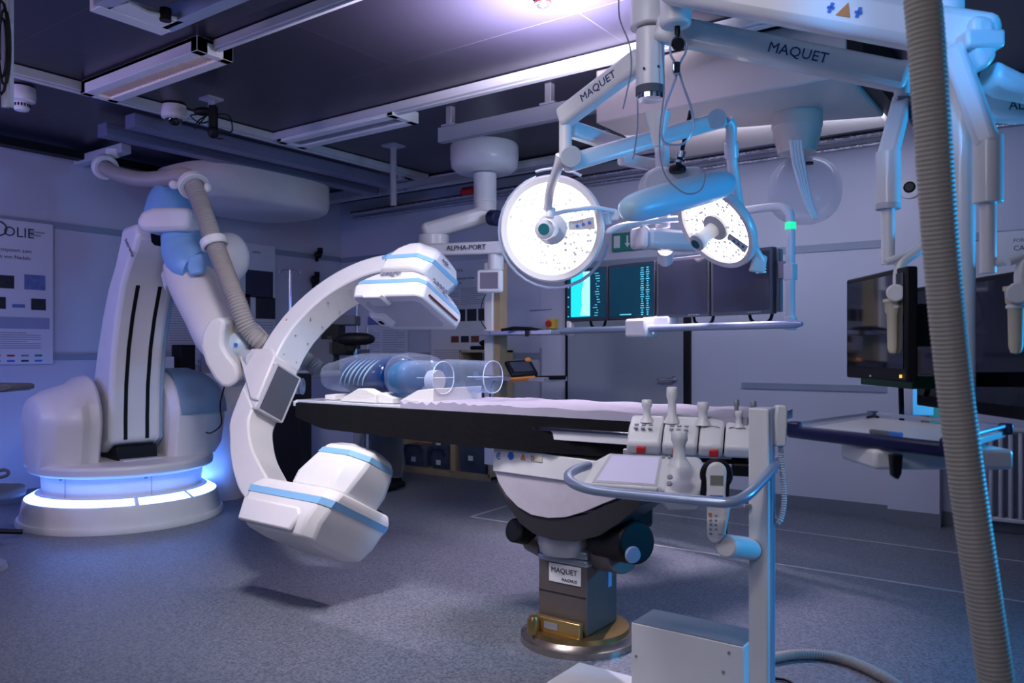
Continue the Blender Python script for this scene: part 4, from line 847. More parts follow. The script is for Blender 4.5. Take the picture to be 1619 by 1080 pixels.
# hook, straps and thin cables hanging from the boom
sh_ = thing('hook_strap', 'grey looped strap and hook hanging in front of the lamp boom spindle', 'strap', P(1070, 150, 2.9))
cyl(P(1068, -30, 2.85), P(1068, 42, 2.85), .055, 28).build('hoist_tube', WHITE, sh_, .01)
MB().lathe([(.0, -.012), (.02, -.012), (.024, 0), (.02, .012), (0, .012)], P(1072, 70, 2.85), -FV, 20).tube([P(1071, 42, 2.85), P(1071, 58, 2.85)], .010, 10).build('hook', BLACK, sh_)
MB().tube(cr([P(1068, 100, 2.85), P(1060, 85, 2.85), P(1062, 64, 2.85), P(1073, 56, 2.85), P(1084, 66, 2.85), P(1084, 82, 2.85), P(1075, 100, 2.85), P(1066, 130, 2.85), P(1050, 175, 2.85), P(1046, 215, 2.85), P(1056, 228, 2.85), P(1082, 226, 2.85), P(1096, 200, 2.85), P(1092, 170, 2.85), P(1080, 135, 2.85), P(1073, 110, 2.85)], 6), .007, 8, flat=.6).build('strap_loop', RAILM, sh_, 0, 60)
MB().box((0, 0, 0), (.028, .02, .045), Frame(P(1069, 108, 2.84), (RV, FV, UV))).build('strap_clamp', CHROME, sh_, .004)
for k, pts in enumerate((((978, -10), (980, 30), (995, 70), (998, 110), (990, 150), (985, 172)), ((1008, 158), (1008, 200), (1003, 240), (1000, 252)), ((1046, 60), (1050, 140), (1043, 210), (1046, 260), (1060, 288), (1085, 306), (1108, 300), (1115, 275), (1105, 262)))):
    tag(MB().tube(cr([P(x, y, 3.0) for x, y in pts], 6), .003, 6).build('thin_cable', FAINT), ('thin grey cable dangling left of the lamp boom spindle', 'short thin cable with brown tip below the spindle', 'long thin cable looping under the camera head')[k], 'cable')
# ------------------------------------------------------------------ foreground booms at the top right
bo = thing('ceiling_boom', 'white ceiling boom with a warning triangle sticker, lit blue across the top right', 'ceiling boom', P(1560, 60, 2.25))
arm(P(1060, -25, 2.75), P(1560, 62, 2.2), .10, .125, par=bo, nm='main_arm')
ma = bo.children
a_, b_ = P(1060, -25, 2.75), P(1560, 62, 2.2); x = (b_-a_).normalized(); y = (UV-x*x.dot(UV)).normalized(); nn = x.cross(y); nn = nn if nn.dot(FV) < 0 else -nn
sf = Frame(P(1337, 17, 2.37)+nn*.0, (x, y, nn)); off = (a_+nn*.052-sf.o).dot(nn); sf = Frame(sf.o+nn*off, sf.ax)
MB().prism([(-.022, -.018), (.022, -.018), (0, .022)], 2, -.001, .002, sf).build('warning_sticker', ORANGE, bo)
for dx in (-.045, .040): MB().box((dx, .0, .001), (.010, .030, .002), sf).box((dx, .0, .001), (.022, .008, .002), sf).build('sticker_mark', SBLUE, bo)
blk(MB(), ((1540, 20), (1578, 24), (1580, 90), (1560, 110), (1540, 80)), 2.15, .12).build('end_cap', WHITE, bo, .02, 40, 3)
blk(MB(), ((1578, 90), (1595, 100), (1619, 112), (1660, 118), (1660, 152), (1600, 140), (1575, 125)), 2.2, .10).build('side_arm', WHITE, bo, .02, 40, 3)
cyl(P(1520, 85, 2.3)+UV*2.0*0, P(1520, 700, 2.3), .036, 28).build('vertical_column', WHITE, bo, .004)
MB().beam(P(1510, 72, 2.2), P(1570, 72, 2.2), .12, .05).build('yoke_plate', WHITE, bo, .01)
o_ = arm(P(1540, 170, 2.45), P(1680, 172, 2.35), .08, .085, nm='cross_arm', par=bo)
MB().text('ALPHA-PORT', .040, Frame(P(1595, 173, 2.35), (RV, UV, -FV)), (0, 0, .0), .001).build('lettering', INK, o_)
cyl(P(1500, 30, 2.26), V((P(1500, 30, 2.26).x, P(1500, 30, 2.26).y, ZC)), .04).build('ceiling_post', WHITE, bo)
bq = thing('jointed_boom', 'white boom arm lettered in blue, ending in a drop column before the back wall', 'ceiling boom', P(1405, 300, 2.8))
arm(P(1045, 45, 3.0), P(1425, 122, 2.8), .075, .10, 'MAQUET', .052, .46, par=bq, nm='arm')
cyl(P(1426, 98, 2.8), P(1426, 156, 2.8), .026).build('elbow_post', WHITE, bq, .004)
MB().box((0, 0, 0), (.052, .04, .012), Frame(P(1427, 157, 2.78), (RV, FV, UV))).build('joint_plate', GREY, bq)
arm(P(1426, 160, 2.8), P(1403, 250, 2.62), .062, .05, par=bq, nm='spring_arm')
cyl(P(1404, 240, 2.6), P(1404, 330, 2.6), .038, 32).build('drop_sleeve', WHITE, bq, .003)
cyl(P(1404, 322, 2.6), P(1404, 331, 2.6), .0385, 32).build('sleeve_seam', LGREY, bq)
cyl(P(1404, 330, 2.6), P(1404, 418, 2.6), .0205, 24).build('drop_tube', WHITE, bq)
c = P(1452, 178, 2.75); MB().ball((0, 0, 0), (.034, .03, .055), Frame(c, (RV, FV, UV))).build('blue_knob', NAVY, bq)
def holder(px, dx, d, label, tall=True):
    t = thing('lamp_handle_holder', label, 'handle holder', P(px+15, 560, d))
    q = lambda x, y: P(px+x, y, d)
    MB().tube([q(-4, 415), q(30, 402), q(52, 388), q(58, 382)], .011, 12).build('bar', WHITE, t, 0, 60)
    MB().tube(cr([q(60, 384), q(45, 398), q(25, 412), q(17, 430), q(16, 458)], 6), .0165, 14).build('bent_tube', WHITE, t, 0, 60)
    MB().tube([P(px+0, 465, d+.01), P(px+14, 464, d)], .020, 20).tube([P(px+12, 463, d-.05), P(px+14, 463, d+.03)], .028, 20).build('joint', WHITE, t, .005)
    MB().tube([q(14, 470), q(14, 490)], .014, 14).lathe([(0, 0), (.032, 0), (.032, .010), (0, .010)], q(14, 488), UV, 24).build('socket', WHITE, t, .002)
    MB().lathe([(0, 0), (.012, .004), (.017, .02), (.019, .13), (.024, .135), (.026, .165), (.030, .168), (.030, .178), (0, .18)], q(8, 560), UV, 24).build('sterile_handle', CREAM, t, 0, 50)
    return t
holder(1404, 0, 2.58, 'cream sterile lamp handle on a bent white tube in front of the smaller black monitor')
holder(1598, 0, 2.1, 'cream sterile lamp handle cut off by the right edge of the photo')
bt = thing('drop_column', 'white drop column at the right edge above the larger black monitor', 'ceiling boom', P(1562, 420, 2.2))
arm(P(1510, 85, 2.2), P(1560, 222, 2.15), .07, .06, par=bt, nm='spring_arm')
cyl(P(1562, 215, 2.15), P(1562, 322, 2.15), .037, 32).build('drop_sleeve', WHITE, bt, .003)
cyl(P(1562, 322, 2.15), P(1562, 432, 2.15), .0205, 24).build('drop_tube', WHITE, bt)
MB().tube([P(1562, 418, 2.15), P(1640, 404, 2.1)], .012, 12).build('bar', WHITE, bt)
def bmon(tl, bl, br, tr, dl, dr, label, lead, mount=True):
    A, B, C, D = P(*bl, dl), P(*br, dr), P(*tr, dr), P(*tl, dl)
    x = (B-A); w_ = x.length; x.normalize(); y = ((D-A)+(C-B)); h_ = y.length/2; y = UV; n = x.cross(y)
    if n.dot(EYE-A) < 0: n = -n
    x = y.cross(n)
    fr = Frame((A+B+C+D)/4, (x, y, n)); t = thing('monitor', label, 'monitor', fr.w((0, -h_/2, -.02)))
    MB().box((0, 0, -.02), (w_, h_, .036), fr).build('casing', BLACK, t, .006)
    MB().box((0, .012, -.0005), (w_-.035, h_-.06, .003), fr).build('screen', SCRB, t)
    MB().box((-w_*.05, -h_/2+.012, 0), (.012, .006, .002), fr).build('badge', LGREY, t)
    if lead: MB().box((w_*.43, -h_/2+.018, .001), (.012, .010, .003), fr).build('status_light', mat('amber_light', (.9, .5, .05), .4, emit=(1, .55, .05), es=1.2), t)
    if mount: MB().box((w_*.2, 0, -.09), (.12, .14, .10), fr).build('mount', BLACK, t, .01)
    return fr
bmon((1338, 445), (1337, 597), (1432, 604), (1432, 418), 3.0, 2.5, 'smaller black monitor behind the cream sterile handle', True)
bmon((1448, 458), (1448, 640), (1700, 678), (1700, 408), 3.2, 2.25, 'larger black monitor behind the beige hose at the right edge', False)
MB().beam(P(1522, 600, 2.33), P(1535, 600, 2.86), .05, .05).build('monitor_link', BLACK, bo, .004)
mt = thing('monitor_support', 'white upright with cables standing between the two black monitors', 'support column', P(1450, 672, 3.2))
MB().box((0, 0, 0), (.10, .08, .55), Frame(P(1452, 560, 3.6), (RV, FV, UV))).build('upright', WHITE, mt, .006)
MB().box((0, .1, 0), (.09, .45, .05), Frame(P(1435, 603, 3.15), (RV, FV, UV))).build('green_bracket', mat('dark_green_bracket', (.01, .06, .02), .5), mt, .005)
MB().tube([P(1424, 600, 3.2), P(1426, 668, 3.25)], .010, 10).build('cable', BLACK, mt)
MB().box((0, 0, 0), (.12, .08, .10), Frame(P(1483, 656, 3.7), (RV, FV, UV))).build('cardboard_panel', BOARD, mt)
# ------------------------------------------------------------------ wall bank of four displays
A, B = P(895, 511, 6.2), P(1223, 495, 4.75); A.z = 1.52; B.z = 1.52
x = B-A; x.z = 0; BW = x.length; x.normalize(); n = x.cross(UV); n = n if n.dot(EYE-A) > 0 else -n
MF = Frame(A, (x, UV, n)); BH = .40
mk = thing('display_bank', 'row of four hanging displays with a long handle bar in front of the door', 'display', MF.w((BW/2, -.1, 0)))
MB().box((BW/2, BH/2, -.06), (BW+.02, BH-.02, .05), MF).build('frame', GREY, mk, .004)
sw = BW/4
for i in range(4):
    cx = sw*(i+.5)
    sp = MB().box((cx, BH/2, -.02), (sw-.012, BH, .05), MF).build('display_panel', mat('bezel_grey', (.035, .04, .06), .4) if i < 2 else mat('bezel_lighter', (.10, .11, .14), .4), mk, .006)
    MB().box((cx, BH/2, .0055), (sw-.05, BH-.045, .003), MF).build('screen', SCRT if i < 2 else SCREEN, sp)
    if i == 0:
        MB().prism([(cx-.165, .035), (cx+.045, .035), (cx+.045, .375), (cx-.165, .375)], 2, .007, .009, MF).build('x_ray_picture', SCRC, sp)
        MB().prism([(cx-.06, .045), (cx+.045, .04), (cx+.045, .37), (cx-.03, .37), (cx-.02, .30), (cx-.045, .22), (cx-.04, .12)], 2, .009, .0105, MF).build('bright_bone', SCRW, sp)
    m = MB(); random.seed(i+3)
    if i < 2:
        if i == 0:
            for k in range(17): m.box((cx+.12+random.uniform(-.02, .02), .04+.0195*k, .0085), (random.uniform(.012, .05), .0055, .002), MF)
            for k in range(5): m.box((cx-.195, .04+.075*k, .0085), (.012, .009, .002), MF)
        else:
            for k in range(22):
                for c_ in (0, 1): m.box((cx+.11+.05*c_, .03+.0155*k, .0085), (random.uniform(.012, .035), .006, .002), MF)
            MB().box((cx-.05, .035, .0085), (.11, .008, .002), MF).build('screen_caption', mat('screen_text', (.1, .4, .5), .4, emit=(.10, .55, .70), es=.9), sp)
        m.build('screen_lettering', mat('screen_text', (.1, .4, .5), .4, emit=(.10, .55, .70), es=.9), sp)
    if i == 3:
        for k in range(4): m.box((cx+.15, .25+.018*k, .0085), (.07, .008, .002), MF)
        m.build('screen_reflection_mark', mat('screen_text', (.1, .4, .5), .4), sp)
    if i > 1:
        for k in range(5): MB().box((cx+.06+.02*k, .013, .006), (.009, .006, .002), MF).build('key', LGREY, sp)
for i in (.6, 1.45, 2.75, 3.7):
    MB().tube(cr([MF.w((sw*i+dx, dz, -.08)) for dx, dz in ((-.09, .02), (-.07, -.035), (0, -.06), (.06, -.035), (.08, .02))], 5), .010, 8).build('cable_loop', BLACK, mk)
lb = MF.w((-.06, -.07, .05)); rb_ = MF.w((BW+.22, -.07, .05))
MB().tube([lb, lb.lerp(rb_, .02), lb.lerp(rb_, .98), rb_], [.012, .024, .024, .012], 16).build('handle_bar', RAILM, mk, 0, 60)
MB().box((BW*.44, -.065, .03), (.20, .13, .13), MF).build('handle_clamp', WHITE, mk, .02, 40, 3)
MB().box((BW*.5, -.03, -.04), (.26, .10, .10), MF).build('lower_bracket', WHITE, mk, .02)
MB().box((.03, -.04, -.02), (.05, .14, .05), MF).build('end_bracket', WHITE, mk, .01)
u = BW+.10
tp2 = cr([MF.w((u, -.07, -.02)), MF.w((u, .30, -.02)), MF.w((u, .54, -.02)), MF.w((u-.02, .60, -.02)), MF.w((u-.09, .635, -.02)), MF.w((u-.35, .645, -.02)), MF.w((u-.8, .65, -.02))], 5)
MB().tube(tp2, .026, 18).build('side_tube', WHITE, mk, 0, 60)
MB().tube([MF.w((u, .49, -.02)), MF.w((u, .53, -.02))], .031, 20).build('green_ring_light', GLED, mk)
MB().box((u, .24, -.02), (.062, .10, .06), MF).build('tube_collar', WHITE, mk, .008)
MB().box((u-.06, .26, -.05), (.10, .10, .03), MF).build('tube_bracket', GREY, mk)
MB().tube([MF.w((u, -.02, -.02)), MF.w((u, -.10, -.02))], .036, 20).build('bar_joint', WHITE, mk, .004)
# arm carrying the display bank
da = thing('display_carrier', 'white capsule-shaped arm behind the lamps that carries the row of displays', 'support arm', P(1050, 400, 5.1))
fr = Frame(P(1018, 377, 4.9), (rfu(.90, .43, 0), rfu(-.43, .90, 0), UV))
MB().box((.22, 0, 0), (.46, .15, .125), fr).build('arm_body', WHITE, da, .035, 40, 3)
MB().box((-.03, 0, 0), (.06, .16, .135), fr).build('arm_end', WHITE, da, .03, 40, 3)
MB().tube([P(1048, 360, 5.0), P(1048, 325, 5.0)], .045, 24).build('pivot', WHITE, da, .004); MB().tube([P(1052, 395, 5.1), P(1052, 412, 5.2)], .05, 24).build('pivot', WHITE, da, .004)
MB().tube(cr([P(958, 368, 4.7), P(985, 357, 4.75), P(1030, 350, 4.9), P(1085, 345, 5.0)], 5), [.006]+[.02]*14+[.02], 14).build('grip_tube', WHITE, da, 0, 60)
# exit sign
ef = Frame(PY(968, 398, YB-.03), ((1, 0, 0), (0, 0, 1), (0, -1, 0)))
es_ = thing('exit_sign', 'green emergency exit sign with white door, arrow and running figure above the door', 'sign', ef.o)
MB().box((.20, .085, -.005), (.40, .17, .02), ef).build('sign_board', GREEN, es_, .003)
MB().prism([(.02, .03), (.085, .03), (.085, .145), (.02, .145)], 2, .005, .008, ef).prism([(.155, .14), (.155, .07), (.135, .07), (.163, .03), (.191, .07), (.171, .07), (.171, .14)], 2, .005, .008, ef).build('door_and_arrow', PAPER, es_)
mm = MB().ball((.262, .145, .006), (.011, .011, .003), ef, 10, 6)
for a, b in (((.262, .13), (.25, .09)), ((.25, .09), (.28, .07)), ((.28, .07), (.275, .035)), ((.25, .09), (.235, .06)), ((.235, .06), (.21, .05)), ((.262, .125), (.29, .11)), ((.258, .125), (.235, .115))):
    mm.beam(ef.w((a[0], a[1], .0065)), ef.w((b[0], b[1], .0065)), .012, .003, up=ef.ax[2])
mm.build('running_figure', PAPER, es_)
# ------------------------------------------------------------------ arm system with the small touch screen and shelves (back left)
ap = thing('supply_column', 'white ceiling supply arm with lettering, touch screen and two shelves near the back wall', 'supply unit', P(776, 760, 6.55))
c = P(766, 240, 7.0); c.z = ZC
MB().lathe([(0, -.24), (.24, -.24), (.29, -.20), (.30, -.12), (.30, -.02), (.29, 0), (0, 0)], c, seg=48).build('ceiling_cover', WHITE, ap, 0, 50)
MB().tube([P(767, 275, 7.0), P(767, 336, 7.0)], .10, 28).tube([P(767, 318, 7.0), P(767, 321, 7.0)], .103, 28).build('ceiling_tube', WHITE, ap, .004)
MB().beam(P(668, 368, 6.85), P(772, 338, 7.0), .16, .15).build('swing_arm', WHITE, ap, .04, 40, 3)
MB().tube([P(686, 372, 6.85), P(686, 392, 6.85)], .13, 28).build('arm_joint', WHITE, ap, .006)
MB().tube([P(776, 344, 6.82), P(788, 345, 6.75)], .068, 24).build('end_knob', NAVY, ap, .01)
ab = MB().beam(P(664, 397, 6.75), P(803, 392, 6.45), .14, .105).build('beam', WHITE, ap, .02, 40, 3)
x = (P(803, 392, 6.45)-P(664, 397, 6.75)).normalized(); nn = x.cross(UV); nn = nn if nn.dot(EYE-A) > 0 else -nn
MB().text('ALPHA-PORT', .060, Frame(P(712, 398, 6.64)+nn*.075, (x, UV, nn)), (0, 0, 0), .002).build('lettering', INK, ab)
MB().tube([P(784, 398, 6.5), P(784, 428, 6.5)], .065, 24).build('column_joint', WHITE, ap, .006)
cf = Frame(P(776, 560, 6.55), ((1, 0, 0), (0, 1, 0), (0, 0, 1)))
zt = P(0, 415, 6.55).z-cf.o.z; zb = P(0, 735, 6.55).z-cf.o.z
MB().box((-.02, .05, (zt+zb)/2), (.085, .12, zt-zb), cf).build('column', WHITE, ap, .006)
MB().box((.055, .06, (zt+zb)/2), (.06, .10, zt-zb), cf).build('wooden_strip', WOOD, ap)
sf = Frame(P(775, 445, 6.35), (x, UV, nn))
sb = MB().box((0, 0, 0), (.22, .185, .05), sf).build('screen_housing', WHITE, ap, .02, 40, 3)
MB().box((0, .005, .026), (.155, .13, .003), sf).build('screen', mat('grey_standby_screen', (.16, .15, .19), .3), sb)
for y_, lab in ((527, 'shelf'), (597, 'shelf')):
    a, b = P(765, y_, 6.5), P(885 if y_ == 527 else 858, y_+2, 6.1); b.z = a.z
    sh = MB().box((.34, .06, 0), (.70, .30, .035), Frame(a, ((b-a), UV.cross(b-a), UV))).build('shelf', ALU, ap, .004)
    for t_ in (.10, .36, .58): MB().box((.0, 0, 0), (.02, .01, .02), Frame(a.lerp(b, t_)-FV*.10, (RV, FV, UV))).build('shelf_bolt', BLACK, sh)
a, b = P(832, 598, 6.2), P(893, 597, 5.95)
MB().tube([a, b], .016, 12).build('padded_grip', BLACK, ap)
MB().tube(cr([P(768, 520, 6.45), P(760, 505, 6.4), P(762, 480, 6.4), P(768, 465, 6.4)], 5), .004, 6).tube(cr([P(773, 640, 6.4), P(778, 608, 6.4), P(790, 597, 6.4), P(805, 595, 6.3)], 5), .006, 6).build('cable', BLACK, ap)
td = thing('tablet_device', 'black rugged tablet with orange trim lying tilted on the lower shelf', 'tablet', P(825, 594, 6.15))
tf = Frame(P(824, 583, 6.12), (rfu(.85, .5, .05), rfu(-.3, .6, .55), rfu(.1, -.5, .8)))
MB().box((0, 0, 0), (.24, .17, .035), tf).build('body', BLACK, td, .015)
MB().box((0, 0, .019), (.17, .11, .003), tf).build('screen', SCREEN, td)
MB().box((-.02, -.09, -.02), (.22, .02, .03), tf).build('orange_trim', ORANGE, td, .005)
MB().ball((.09, .07, .02), (.03, .02, .02), tf).build('knob', ORANGE, td)
ud = MB().tube([P(792, 522, 6.2), P(812, 519, 6.2), P(840, 520, 6.15), P(864, 524, 6.1)], [.02, .03, .028, .018], 12, flat=.5)
tag(ud.box((0, 0, 0), (.03, .03, .05), Frame(P(833, 527, 6.15), (RV, FV, UV))).build('ultrasound_pad', BLACK), 'flat black padded device lying on the upper shelf', 'pad')
es2 = thing('emergency_switch', 'yellow and red emergency switch box on the back wall beside the door', 'switch', PY(872, 518, YB))
f_ = Frame(PY(873, 512, YB-.04), ((1, 0, 0), (0, 0, 1), (0, -1, 0)))
MB().box((0, 0, 0), (.10, .10, .07), f_).build('box', YELLOW, es2, .006)
MB().lathe([(0, .03), (.025, .03), (.034, .05), (.03, .065), (0, .065)], f_.w((-.01, 0, 0)), (0, -1, 0), 20).build('button', RED, es2)
wp = MB().box((0, 0, 0), (.018, .012, .9), Frame(PY(855, 620, YB-.01), WF.ax)).ball((0, 0, .45+.16), (.03, .02, .03), Frame(PY(855, 620, YB-.02), WF.ax))
tag(wp.build('wall_conduit', GREY), 'thin grey conduit with a black knob on the back wall left of the door', 'conduit')
tag(MB().text('FORCE', .11, Frame(PY(838, 493, YB-.004), ((1, 0, 0), (0, 0, 1), (0, -1, 0))), th=.001).build('wall_lettering', mat('faded_lettering', (.33, .31, .36), .6)) if 0 else MB().tube([PY(838, 491, YB-.006), PY(872, 489, YB-.006)], .012, 8, flat=.3).build('wall_mark', mat('faded_lettering', (.33, .31, .36), .6)), 'faded grey mark on the back wall above the yellow switch', 'wall mark')
# ------------------------------------------------------------------ ceiling cylinder with bagged cables
cc = P(1260, 190, 4.9)
cy = thing('ceiling_canister', 'beige ceiling canister with white cables coming out, under the bulkhead', 'ceiling unit', (cc.x, cc.y, 2.5))
BE = mat('beige_metal', (.46, .43, .40), .45)
MB().lathe([(0, 2.51), (.11, 2.51), (.135, 2.60), (.145, 2.66), (.15, 2.665), (.15, 2.75), (0, 2.75)], (cc.x, cc.y, 0), seg=40).build('canister', BE, cy, .003)
for k in range(4): MB().tube(cr([P(1250+5*k, 222, 4.72), P(1256+5*k, 262, 4.7), P(1272+3*k, 315, 4.7), P(1286+2*k, 345, 4.7)], 5), .011, 8).build('cable', WHITE, cy)
MB().lathe([(0, 0), (.03, 0), (.03, .01), (0, .01)], P(1278, 257, 4.75), -UV, 16).build('port', BLACK, cy)
bg = MB().ball((0, 0, 0), (.22, .18, .21), Frame(P(1272, 302, 5.0), (RV, FV, UV)), 28, 16, .85)
tag(bg.build('plastic_bag', BAG), 'thin clear plastic film bag hanging over the canister cables', 'bag')
sp_ = thing('wall_speaker', 'small round wall speaker with black centre high on the back wall at right', 'speaker', PY(1439, 297, YB-.17))  # round loudspeaker high on the back wall
MB().lathe([(0, 0), (.085, 0), (.08, .02), (.05, .03), (0, .03)], PY(1439, 297, YB-.155), (0, -1, 0), 32).build('ring', LGREY, sp_)
MB().lathe([(0, 0), (.045, 0), (.03, .012), (0, .012)], PY(1439, 297, YB-.155)+V((0, -.028, 0)), (0, -1, 0), 24).build('centre', BLACK, sp_)
# radiator
rd = thing('radiator', 'white column radiator under the larger monitor at the right edge', 'radiator', (-.25, YB-.08, .1))
for i in range(14): MB().box((-.62+.06*i, YB-.08, .42), (.028, .07, .62), WF).build('radiator_fin', LGREY, rd, .01)
MB().box((-.23, YB-.08, .74), (.84, .09, .03)).build('header', LGREY, rd, .008); MB().box((-.23, YB-.08, .10), (.84, .09, .03)).build('footer', LGREY, rd, .008)
# ------------------------------------------------------------------ posters
def poster(fr, w, h, label, head=(), pics=(), lines=(), logos=False, extra=None):
    t = thing('poster', label, 'poster', fr.w((w/2, 0, 0)))
    MB().box((w/2, h/2, .002), (w, h, .003), fr).build('sheet', PAPER, t)
    for s_, sz, x_, y_ in head: MB().text(s_, sz, fr, (x_, y_, .0042), .0006).build('heading', INK, t)
    for x_, y_, a, b, m_ in pics: MB().box((x_, y_, .0045), (a, b, .002), fr).build('picture', m_, t)
    for x0, x1, y0, y1, k in lines:
        m = MB()
        for i in range(k): m.box(((x0+x1)/2-(0 if (i % 4) < 3 else (x1-x0)*.15), y0+(y1-y0)*i/max(1, k-1), .0042), ((x1-x0)*(1 if (i % 4) < 3 else .7), .006, .001), fr)
        m.build('text_block', FAINT, t)
    return t
def LWF(y0, z0): return Frame((XL+.016, y0, z0), ((0, 1, 0), (0, 0, 1), (1, 0, 0)))
def BWF(x0, z0): return Frame((x0, YB-.016, z0), ((1, 0, 0), (0, 0, 1), (0, -1, 0)))
p1 = poster(LWF(2.45, 1.18), .90, 1.23, 'white research poster with bone pictures at the left edge of the photo',
    (('OLIE', .12, .50, 1.09), ('FORSCHUNGS', .02, .70, 1.14), ('CAMPUS', .026, .70, 1.11), ('Assistenzsystem zum', .045, .34, .96), ('minimalinvasiven Platzieren von Nadeln', .045, .00, .90)),
    ((.52, .70, .13, .11, PDARK), (.75, .71, .17, .13, PBLUE), (.46, .52, .12, .10, PDARK), (.62, .50, .10, .03, PBLUE), (.78, .52, .12, .10, PDARK), (.66, .355, .42, .10, STRIPE if 0 else mat('pale_table', (.28, .32, .46), .6))),
    ((.46, .85, .31, .40, 5), (.42, .80, .14, .27, 8), (.05, .36, .2, .8, 26)))
m = MB().tube([p1.location*0+LWF(2.45, 1.18).w((.46+.065*math.cos(a*.39), 1.145+.06*math.sin(a*.39), .006)) for a in range(16)], .006, 6, True); m.build('ring_logo', INK, p1)
for k, mt_ in enumerate((RED, RED, FAINT, GREEN, SBLUE, SBLUE, INK, SBLUE)): MB().box((.45+.11*(k % 4), .075-.045*(k//4), .0045), (.06, .016, .002), LWF(2.45, 1.18)).build('sponsor_logo', mt_, p1)
poster(LWF(3.98, 1.15), .88, 1.26, 'text-filled white poster behind the robot arm on the left wall', (('Automatisierung', .05, .2, 1.12),), ((.25, .13, .10, .05, PDARK), (.80, .04, .03, .03, PBLUE)), ((.06, .44, .2, 1.0, 34), (.47, .86, .2, 1.0, 34)))
poster(LWF(5.0, 1.15), .73, 1.32, 'white poster with large black picture in the left wall corner', (('MTA', .05, .06, 1.17), ('CAMPUS', .03, .42, 1.22), ('Robotersystem fuer MTA', .035, .03, 1.09), ('RoRaTh', .10, .34, .18)),
    ((.52, .88, .36, .30, PDARK if 0 else INK), (.32, .63, .16, .26, PDARK), (.60, .62, .26, .24, PDARK), (.42, .33, .14, .10, INK)), ((.05, .28, .5, 1.0, 20), (.3, .7, .40, .46, 3)))
poster(BWF(-7.15, 1.15), .85, 1.1, 'pale text poster on the back wall behind the detector', (), ((.3, .5, .2, .1, PBLUE), (.6, .5, .1, .1, PBLUE)), ((.05, .40, .08, .38, 12), (.45, .80, .08, .38, 12), (.1, .7, .7, .9, 6)))
poster(BWF(-5.95, 1.12), .80, 1.15, 'white poster with rows of small dark pictures left of the supply column', (('MTA', .05, .36, 1.03), ('Modulares robotergestuetztes System', .034, .10, .95), ('(OPS)', .034, .36, .90)),
    tuple((.12+.155*i, .56, .13, .13, PDARK) for i in range(5))+tuple((.35+.14*i, .30, .11, .07, PDARK if i % 2 else mat('red_brown_picture', (.16, .05, .03), .6, var=.7, scale=30)) for i in range(3)), ((.05, .40, .68, .85, 9), (.43, .75, .68, .85, 9), (.05, .75, .02, .18, 8)))
cf_ = MB(); pr = BWF(.0, 1.2)
poster(BWF(-.55, 1.5), .9, .65, 'pale poster with small dark title above the larger monitor at right', (('FORSCHUNGS', .035, .12, .57), ('CAMPUS', .05, .12, .51), ('Modulares robotergestuetztes', .045, .35, .36)), (), ((.1, .6, .45, .47, 2),))
# ------------------------------------------------------------------ storage cabinet and bins
cx0, cx1, cy0, cy1 = -6.10, -4.80, 6.28, 6.66
ct = thing('storage_cabinet', 'open pale wooden cabinet holding plastic bins under the table head', 'cabinet', (-5.45, 6.47, 0))
for x_ in (cx0+.012, -5.30, cx1-.012): MB().box((x_, 6.47, .42), (.022, .38, .76)).build('side_panel', WOOD, ct)
for z_ in (.05, .81): MB().box((-5.45, 6.47, z_), (1.30, .38, .024)).build('shelf_board', WOOD, ct)
MB().box((-5.45, 6.285, .02), (1.30, .02, .04)).build('plinth', WOOD, ct); MB().box((-5.45, 6.652, .42), (1.28, .012, .76)).build('back_panel', WOOD, ct)
MB().box((-5.0, 6.48, 1.29), (.42, .36, .022)).box((-5.2, 6.48, 1.06), (.02, .36, .48)).box((-4.80, 6.48, 1.06), (.02, .36, .48)).build('upper_shelf', WOOD, ct)
def bin_(c, w, d, h, label, src=[None]):
    t = thing('storage_bin', label, 'storage bin', c, 'plastic storage bins')
    fr = Frame(c, WF.ax)
    stack(MB(), [(0, rr(-w/2+.02, w/2-.02, -d/2+.02, d/2-.02, .02)), (h*.9, rr(-w/2, w/2, -d/2, d/2, .02))], fr).build('tub', BIN, t)
    stack(MB(), [(h*.9, rr(-w/2-.008, w/2+.008, -d/2-.008, d/2+.008, .02)), (h, rr(-w/2-.004, w/2+.004, -d/2-.004, d/2+.004, .02))], fr).build('lid', BIN, t)
    MB().tube(cr([fr.w((-w*.33, -d/2-.004, h*.7)), fr.w((-w*.3, -d/2-.012, h*.98)), fr.w((0, -d/2-.012, h*1.03)), fr.w((w*.3, -d/2-.012, h*.98)), fr.w((w*.33, -d/2-.004, h*.7))], 4), .009, 8).build('handle', NAVY, t)
    MB().box((0, -d/2-.004, h*.35), (.06, .004, .05), fr).build('paper_label', PAPER, t)
    return t
for c, w, d, h, lab in (((-5.83, 6.42, .064), .34, .26, .22, 'low bin at the left of the cabinet, standing apart from the stacked bins'),
                        ((-5.48, 6.42, .064), .27, .26, .20, 'bin on the cabinet floor with another bin on top of it'),
                        ((-5.48, 6.42, .268), .26, .26, .20, 'bin stacked on another bin in the middle of the cabinet'),
                        ((-5.05, 6.42, .064), .38, .26, .42, 'tall bin at the right of the cabinet'),
                        ((-5.0, 6.45, .824), .30, .28, .17, 'bin on top of the cabinet below another bin, beside the supply column'),
                        ((-5.0, 6.45, .998), .30, .28, .19, 'bin topmost on the cabinet, beside the supply column')):
    bin_(V(c), w, d, h, lab)
tag(MB().box((0, 0, 0), (.22, .2, .04), Frame((-5.0, 6.45, 1.325), WF.ax)).ball((.02, 0, .05), (.07, .07, .035), Frame((-5.0, 6.45, 1.325), WF.ax)).build('black_case', BLACK, None, .01), 'small black case lying on top of the upper shelf of the cabinet', 'case')
